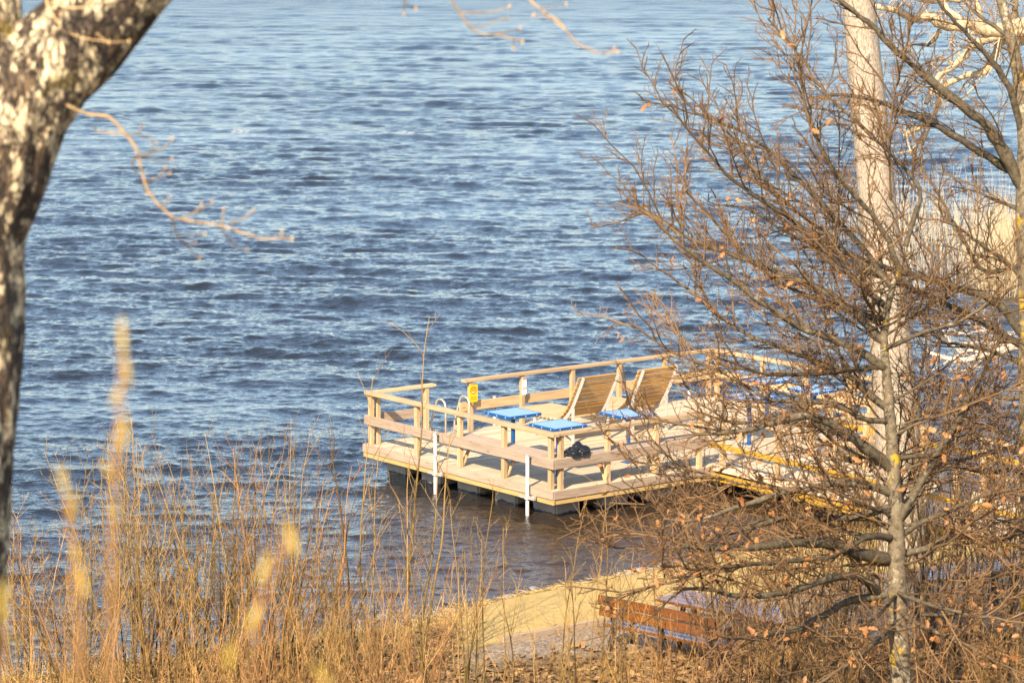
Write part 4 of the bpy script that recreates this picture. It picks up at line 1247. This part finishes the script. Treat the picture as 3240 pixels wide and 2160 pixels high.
def protos():
    specs = [
        ('olive', M_SHRUB_A, dict(n_stems=22, h=3.7, spread=0.42, twig_sp=0.26, r0=0.0165)),
        ('olive2', M_SHRUB_A, dict(n_stems=19, h=3.4, spread=0.55, twig_sp=0.25, r0=0.016)),
        ('red', M_SHRUB_B, dict(n_stems=15, h=3.2, spread=0.36, twig_sp=0.28, r0=0.0155)),
        ('gold', M_SHRUB_D, dict(n_stems=20, h=3.0, spread=0.5, twig_sp=0.24, r0=0.0135)),
        ('dark', M_SHRUB_C, dict(n_stems=18, h=3.2, spread=0.40, twig_sp=0.25, r0=0.021)),
        ('sparse', M_SHRUB_A, dict(n_stems=7, h=3.6, spread=0.30, twig_sp=0.34, r0=0.017)),
        ('lowgold', M_SHRUB_D, dict(n_stems=24, h=1.9, spread=0.7, twig_sp=0.19, r0=0.0095, tl=0.5)),
    ]
    return {k: make_shrub(100 + i, m, **kw) for i, (k, m, kw) in enumerate(specs)}
PROTO = protos()
used = set()
def shrub(kind, u, d, scale, rz, label, sz=None, group='bare shrubs along the bank'):
    """foot of the shrub stands on the ground below photo column u at distance d"""
    x = (u - 1620) / FPX * (d * cos(PITCH) + (CAM_H - 1) * sin(PITCH))
    p = PROTO[kind]
    o = p if kind not in used else copy_tree(p)
    used.add(kind)
    o.location = (x, d, gz(x, d) - 0.02); o.rotation_euler = (0, 0, rz); o.scale = (scale, scale, sz or scale)
    tag(o, label, 'shrub', group)
SHRUBS = [
    # left thicket along the waterline
    ('gold', 70, 43.0, 1.05, 0.3, 'pale golden shrub at the waterline beside the forked trunk'),
    ('olive2', 250, 42.3, 1.02, 1.2, 'spreading olive shrub right of the forked trunk, pale tips over the water'),
    ('olive', 420, 42.8, 1.03, 2.2, 'dense olive shrub behind the tall blurred catkin shoot'),
    ('olive', 560, 42.2, 1.00, 4.0, 'dense olive shrub in the middle of the left thicket'),
    ('olive2', 680, 43.0, 1.12, 5.1, 'tall olive shrub in the left thicket topped by the tallest straight shoot'),
    ('olive', 810, 42.4, 1.02, 0.8, 'dark-stemmed olive shrub at the right of the left thicket'),
    ('red', 905, 42.0, 1.22, 0.4, 'tall reddish shrub with one fork-tipped shoot left of the jetty'),
    ('olive', 1010, 42.6, 0.80, 3.3, 'lower olive shrub left of the jetty floats'),
    ('sparse', 1215, 42.5, 1.46, 2.6, 'sparse tall shrub whose shoots cross the left end of the jetty'),
    ('olive2', 1110, 41.6, 0.72, 2.0, 'small olive shrub in front of the brown reflections'),
    ('red', 1330, 40.8, 0.74, 1.1, 'reddish shrub below the middle of the jetty'),
    ('sparse', 1500, 40.6, 0.95, 0.5, 'sparse shrub in front of the left end of the sand'),
    # nearer row whose feet are below the frame
    ('gold', 150, 37.5, 0.92, 2.9, 'golden shrub in front, below the yellow catkin twigs'),
    ('red', 390, 36.5, 0.88, 5.2, 'orange stemmed shrub in front of the left thicket'),
    ('lowgold', 620, 38.2, 1.15, 1.0, 'low golden brush in front of the left thicket'),
    ('red', 760, 36.8, 0.80, 3.9, 'orange stemmed shrub in front, left of the low straw bank'),
    ('gold', 960, 37.6, 0.80, 0.9, 'golden shrub in front of the straw bank'),
    ('lowgold', 1130, 38.6, 1.05, 3.6, 'low golden brush in front of the straw bank, below the jetty'),
    ('red', 1250, 36.2, 0.80, 2.3, 'orange stemmed shrub at the bottom below the jetty front corner'),
    ('sparse', 1420, 36.8, 0.92, 4.4, 'sparse thin shrub at the bottom, left of the gravel'),
    ('sparse', 1690, 38.2, 0.92, 1.5, 'sparse shrub in front of the sand and gravel'),
    ('sparse', 1880, 38.0, 1.0, 3.0, 'sparse shrub whose stems stand before the bench end'),
    ('gold', 2050, 37.8, 0.78, 4.6, 'golden shrub in front of the brown bench'),
    ('lowgold', 1780, 38.4, 0.8, 0.2, 'low golden brush at the bottom left of the bench'),
    # right thicket
    ('red', 2200, 37.4, 0.86, 1.9, 'reddish shrub right of the bench, under the oak limbs'),
    ('dark', 2360, 38.2, 0.95, 0.7, 'dark shrub under the left limbs of the oak'),
    ('gold', 2480, 40.6, 1.0, 2.4, 'golden shrub behind the lower left limbs of the oak'),
    ('dark', 2600, 43.4, 1.02, 3.7, 'dark shrub behind the oak, before the sand'),
    ('olive2', 2330, 43.8, 0.80, 5.5, 'olive shrub right of the bench before the sand'),
    ('dark', 2700, 38.6, 0.84, 5.0, 'dark shrub just left of the oak trunk foot'),
    ('red', 2900, 37.2, 0.9, 0.2, 'reddish shrub just right of the oak trunk foot'),
    ('dark', 2970, 44.0, 1.15, 1.4, 'tall dark shrub behind the oak trunk on the right'),
    ('dark', 3120, 42.2, 1.15, 2.8, 'tall dark shrub near the right edge before the pale table'),
    ('gold', 3200, 38.0, 0.8, 4.1, 'golden shrub at the bottom right corner'),
    ('olive', 2780, 46.5, 0.95, 0.1, 'olive shrub behind the oak at the edge of the sand'),
    ('dark', 3210, 46.5, 1.2, 5.9, 'dark shrub at the right edge beyond the table'),
    ('lowgold', 2560, 38.4, 1.1, 2.2, 'low golden brush at the bottom under the oak'),
    ('lowgold', 3040, 38.6, 1.0, 5.3, 'low golden brush at the bottom right of the oak trunk'),
]
for kind, u, d, sc_, rz, lab in SHRUBS: shrub(kind, u, d, sc_, rz, lab)

# ---- blurred catkin twigs close to the lens
def catkin_twig(px, cats, D, label):
    rng = np.random.default_rng(int(abs(px[0][0])) + 5)
    P = [at(u, v, D) for u, v in px]
    b = P[0].copy(); g0 = gz(b[0], b[1])
    t = thing('catkin_twig', label, 'willow shoot', (float(b[0]), float(b[1]), g0), 0, 'willow shoots with yellow catkins close to the camera')
    off = np.array([b[0], b[1], g0])
    W = Tubes()
    q, L = resample([np.array([b[0] - 0.05, b[1], g0 - 0.05])] + P, 40)
    W.add(q - off, np.linspace(0.007, 0.0028, 40), 7, 0.6)
    W.build('shoot', M_SHRUB_B, t)
    K = Tubes()
    for (u, v, s) in cats:
        c = at(u, v, D) - off
        ax = unit(np.array([rng.normal(0, 0.35), rng.normal(0, 0.35), 1.0])) * 0.021 * s
        f = np.linspace(-1, 1, 9)
        o = Tubes(); o.add(np.array([c + ax * k for k in f]), 0.0033 * s * np.sqrt(np.clip(1 - f * f, 0.02, 1)), 10, 0.0)
        o.build('catkin', M_CATKIN, t)
catkin_twig([(345, 2500), (350, 2100), (352, 1750), (355, 1560), (372, 1400), (388, 1300), (380, 1200), (392, 1080), (388, 1035)],
            [(388, 1062, 1.5), (402, 1175, 1.35), (374, 1240, 1.2), (390, 1370, 1.4), (345, 1490, 1.1), (362, 1620, 1.1)], 4.6, 'blurred willow shoot with tall catkins right of the forked trunk, reaching highest')
catkin_twig([(270, 2600), (262, 2200), (255, 1950), (240, 1780), (218, 1600), (200, 1510)],
            [(200, 1518, 1.2), (232, 1600, 1.3), (238, 1760, 1.1), (262, 1840, 1.2)], 4.7, 'blurred willow shoot with greenish catkins just left of the tallest one')
catkin_twig([(760, 2600), (780, 2250), (800, 2000), (820, 1850), (900, 1760), (922, 1690)],
            [(922, 1705, 1.35), (835, 1800, 1.3), (808, 1945, 1.4), (725, 2080, 1.3)], 4.4, 'blurred willow shoot with pale catkins below left of the jetty')
catkin_twig([(1010, 2700), (1015, 2400), (1020, 2200), (1022, 2125)], [(1022, 2140, 1.3)], 4.3, 'blurred willow shoot whose single catkin just enters at the bottom')
catkin_twig([(-20, 2600), (-5, 2250), (5, 1990), (10, 1880)], [(8, 1905, 1.6), (45, 2030, 1.2)], 4.2, 'blurred willow shoot with catkins at the very left edge')

# ---- straw, litter
def build_straw():
    rng = np.random.default_rng(91)
    T = Tubes()
    n = 0
    while n < 11000:
        x = rng.uniform(-9, 7.5); y = rng.uniform(36, 47.6) if rng.random() < 0.85 else shore_y(x) - rng.uniform(0.08, 0.42)
        d_ = shore_y(x) - y
        if d_ < -0.15: continue
        if x > -0.6 and y > 42.6 + 0.25 * x and not (abs(d_ - 0.25) < 0.16): continue
        dens = np.exp(-((d_ - 0.8) / 1.6) ** 2) if x < 0.3 else 0.0
        dens = max(dens * (0.55 if x > -2.2 else 1), 0.10)
        if x > -0.6 and abs(d_ - 0.25) < 0.17: dens = 0.22
        if rng.random() > dens: continue
        z = gz(x, y)
        a = rng.uniform(0, 6.28); fl = rng.random() < 0.88
        L = rng.uniform(0.2, 0.6) if x < -0.6 else rng.uniform(0.1, 0.3)
        if x > -0.6: fl = True
        q, r = shoot((x, y, z), (cos(a), sin(a), rng.uniform(0.05, 0.25) if fl else rng.uniform(0.6, 2.5)), L, 0.0075, 0.003, 4, rng, 0.12, -0.08)
        q[:, 2] = np.maximum(q[:, 2], z + 0.012)
        T.add(q, r, 3, rng.random()); n += 1
    o = T.build('dry_grass', M_STRAW); tag(o, kind='stuff'); o['label'] = 'flattened dry straw along the bank'; o['category'] = 'grass'
    # flat dead leaves
    V, F, H = [], [], []
    for _ in range(24000):
        x = rng.uniform(-8, 9); y = rng.uniform(36.5, 46)
        if x > -0.8 and y > 42.9 + 0.22 * x + rng.normal(0, 0.35) and rng.random() > 0.012: continue
        z = gz(x, y) + rng.uniform(0.01, 0.05); a = rng.uniform(0, 6.28); L = rng.uniform(0.03, 0.085); w = L * rng.uniform(0.3, 0.6)
        c, s = cos(a), sin(a); b = len(V); tl_ = rng.normal(0, 0.35, 4) * L
        for (p, q_), k in zip(((-L, -w), (L, -w * 0.6), (L, w * 0.6), (-L, w)), tl_): V.append((x + p * c - q_ * s, y + p * s + q_ * c, z + k))
        F.append((b, b + 1, b + 2, b + 3)); H += [rng.random()] * 4
    o = mk('leaf_litter', V, np.array(F), M_LITTER, attrs={'thin': np.array(H), 'tone': np.repeat(RNG.uniform(0.6, 1.15, len(H) // 4), 4)}); tag(o, kind='stuff'); o['label'] = 'brown dead leaves covering the bank'; o['category'] = 'leaf litter'
build_straw()
rng_s = np.random.default_rng(19)
M_STONE = plain_mat('grey_beach_stone', (0.26, 0.22, 0.18), 0.8, 0, 0.2, 9)
for i in range(26):
    x = rng_s.uniform(-1.2, 6.5); y = float(shore_y(x)) - rng_s.uniform(-0.35, 0.5)
    bm = bmesh.new(); bmesh.ops.create_icosphere(bm, subdivisions=2, radius=1.0)
    r_ = rng_s.uniform(0.035, 0.10); k_ = rng_s.uniform(0, 6, 3)
    for v in bm.verts:
        m_ = 1 + 0.2 * sin(2.3 * v.co.x + k_[0]) + 0.15 * sin(3.1 * v.co.y + k_[1])
        v.co = Vector((v.co.x * r_ * m_ * 1.3, v.co.y * r_ * m_, v.co.z * r_ * 0.6 * m_))
    me = bpy.data.meshes.new('beach_stone'); bm.to_mesh(me); bm.free(); me.materials.append(M_STONE)
    me.polygons.foreach_set('use_smooth', np.ones(len(me.polygons), dtype=bool))
    o = bpy.data.objects.new('beach_stone', me); COL.objects.link(o)
    o.location = (x, y, gz(x, y) + r_ * 0.2)
    tag(o, 'small grey stone lying along the waterline of the sand', 'stone', 'small stones at the waterline')
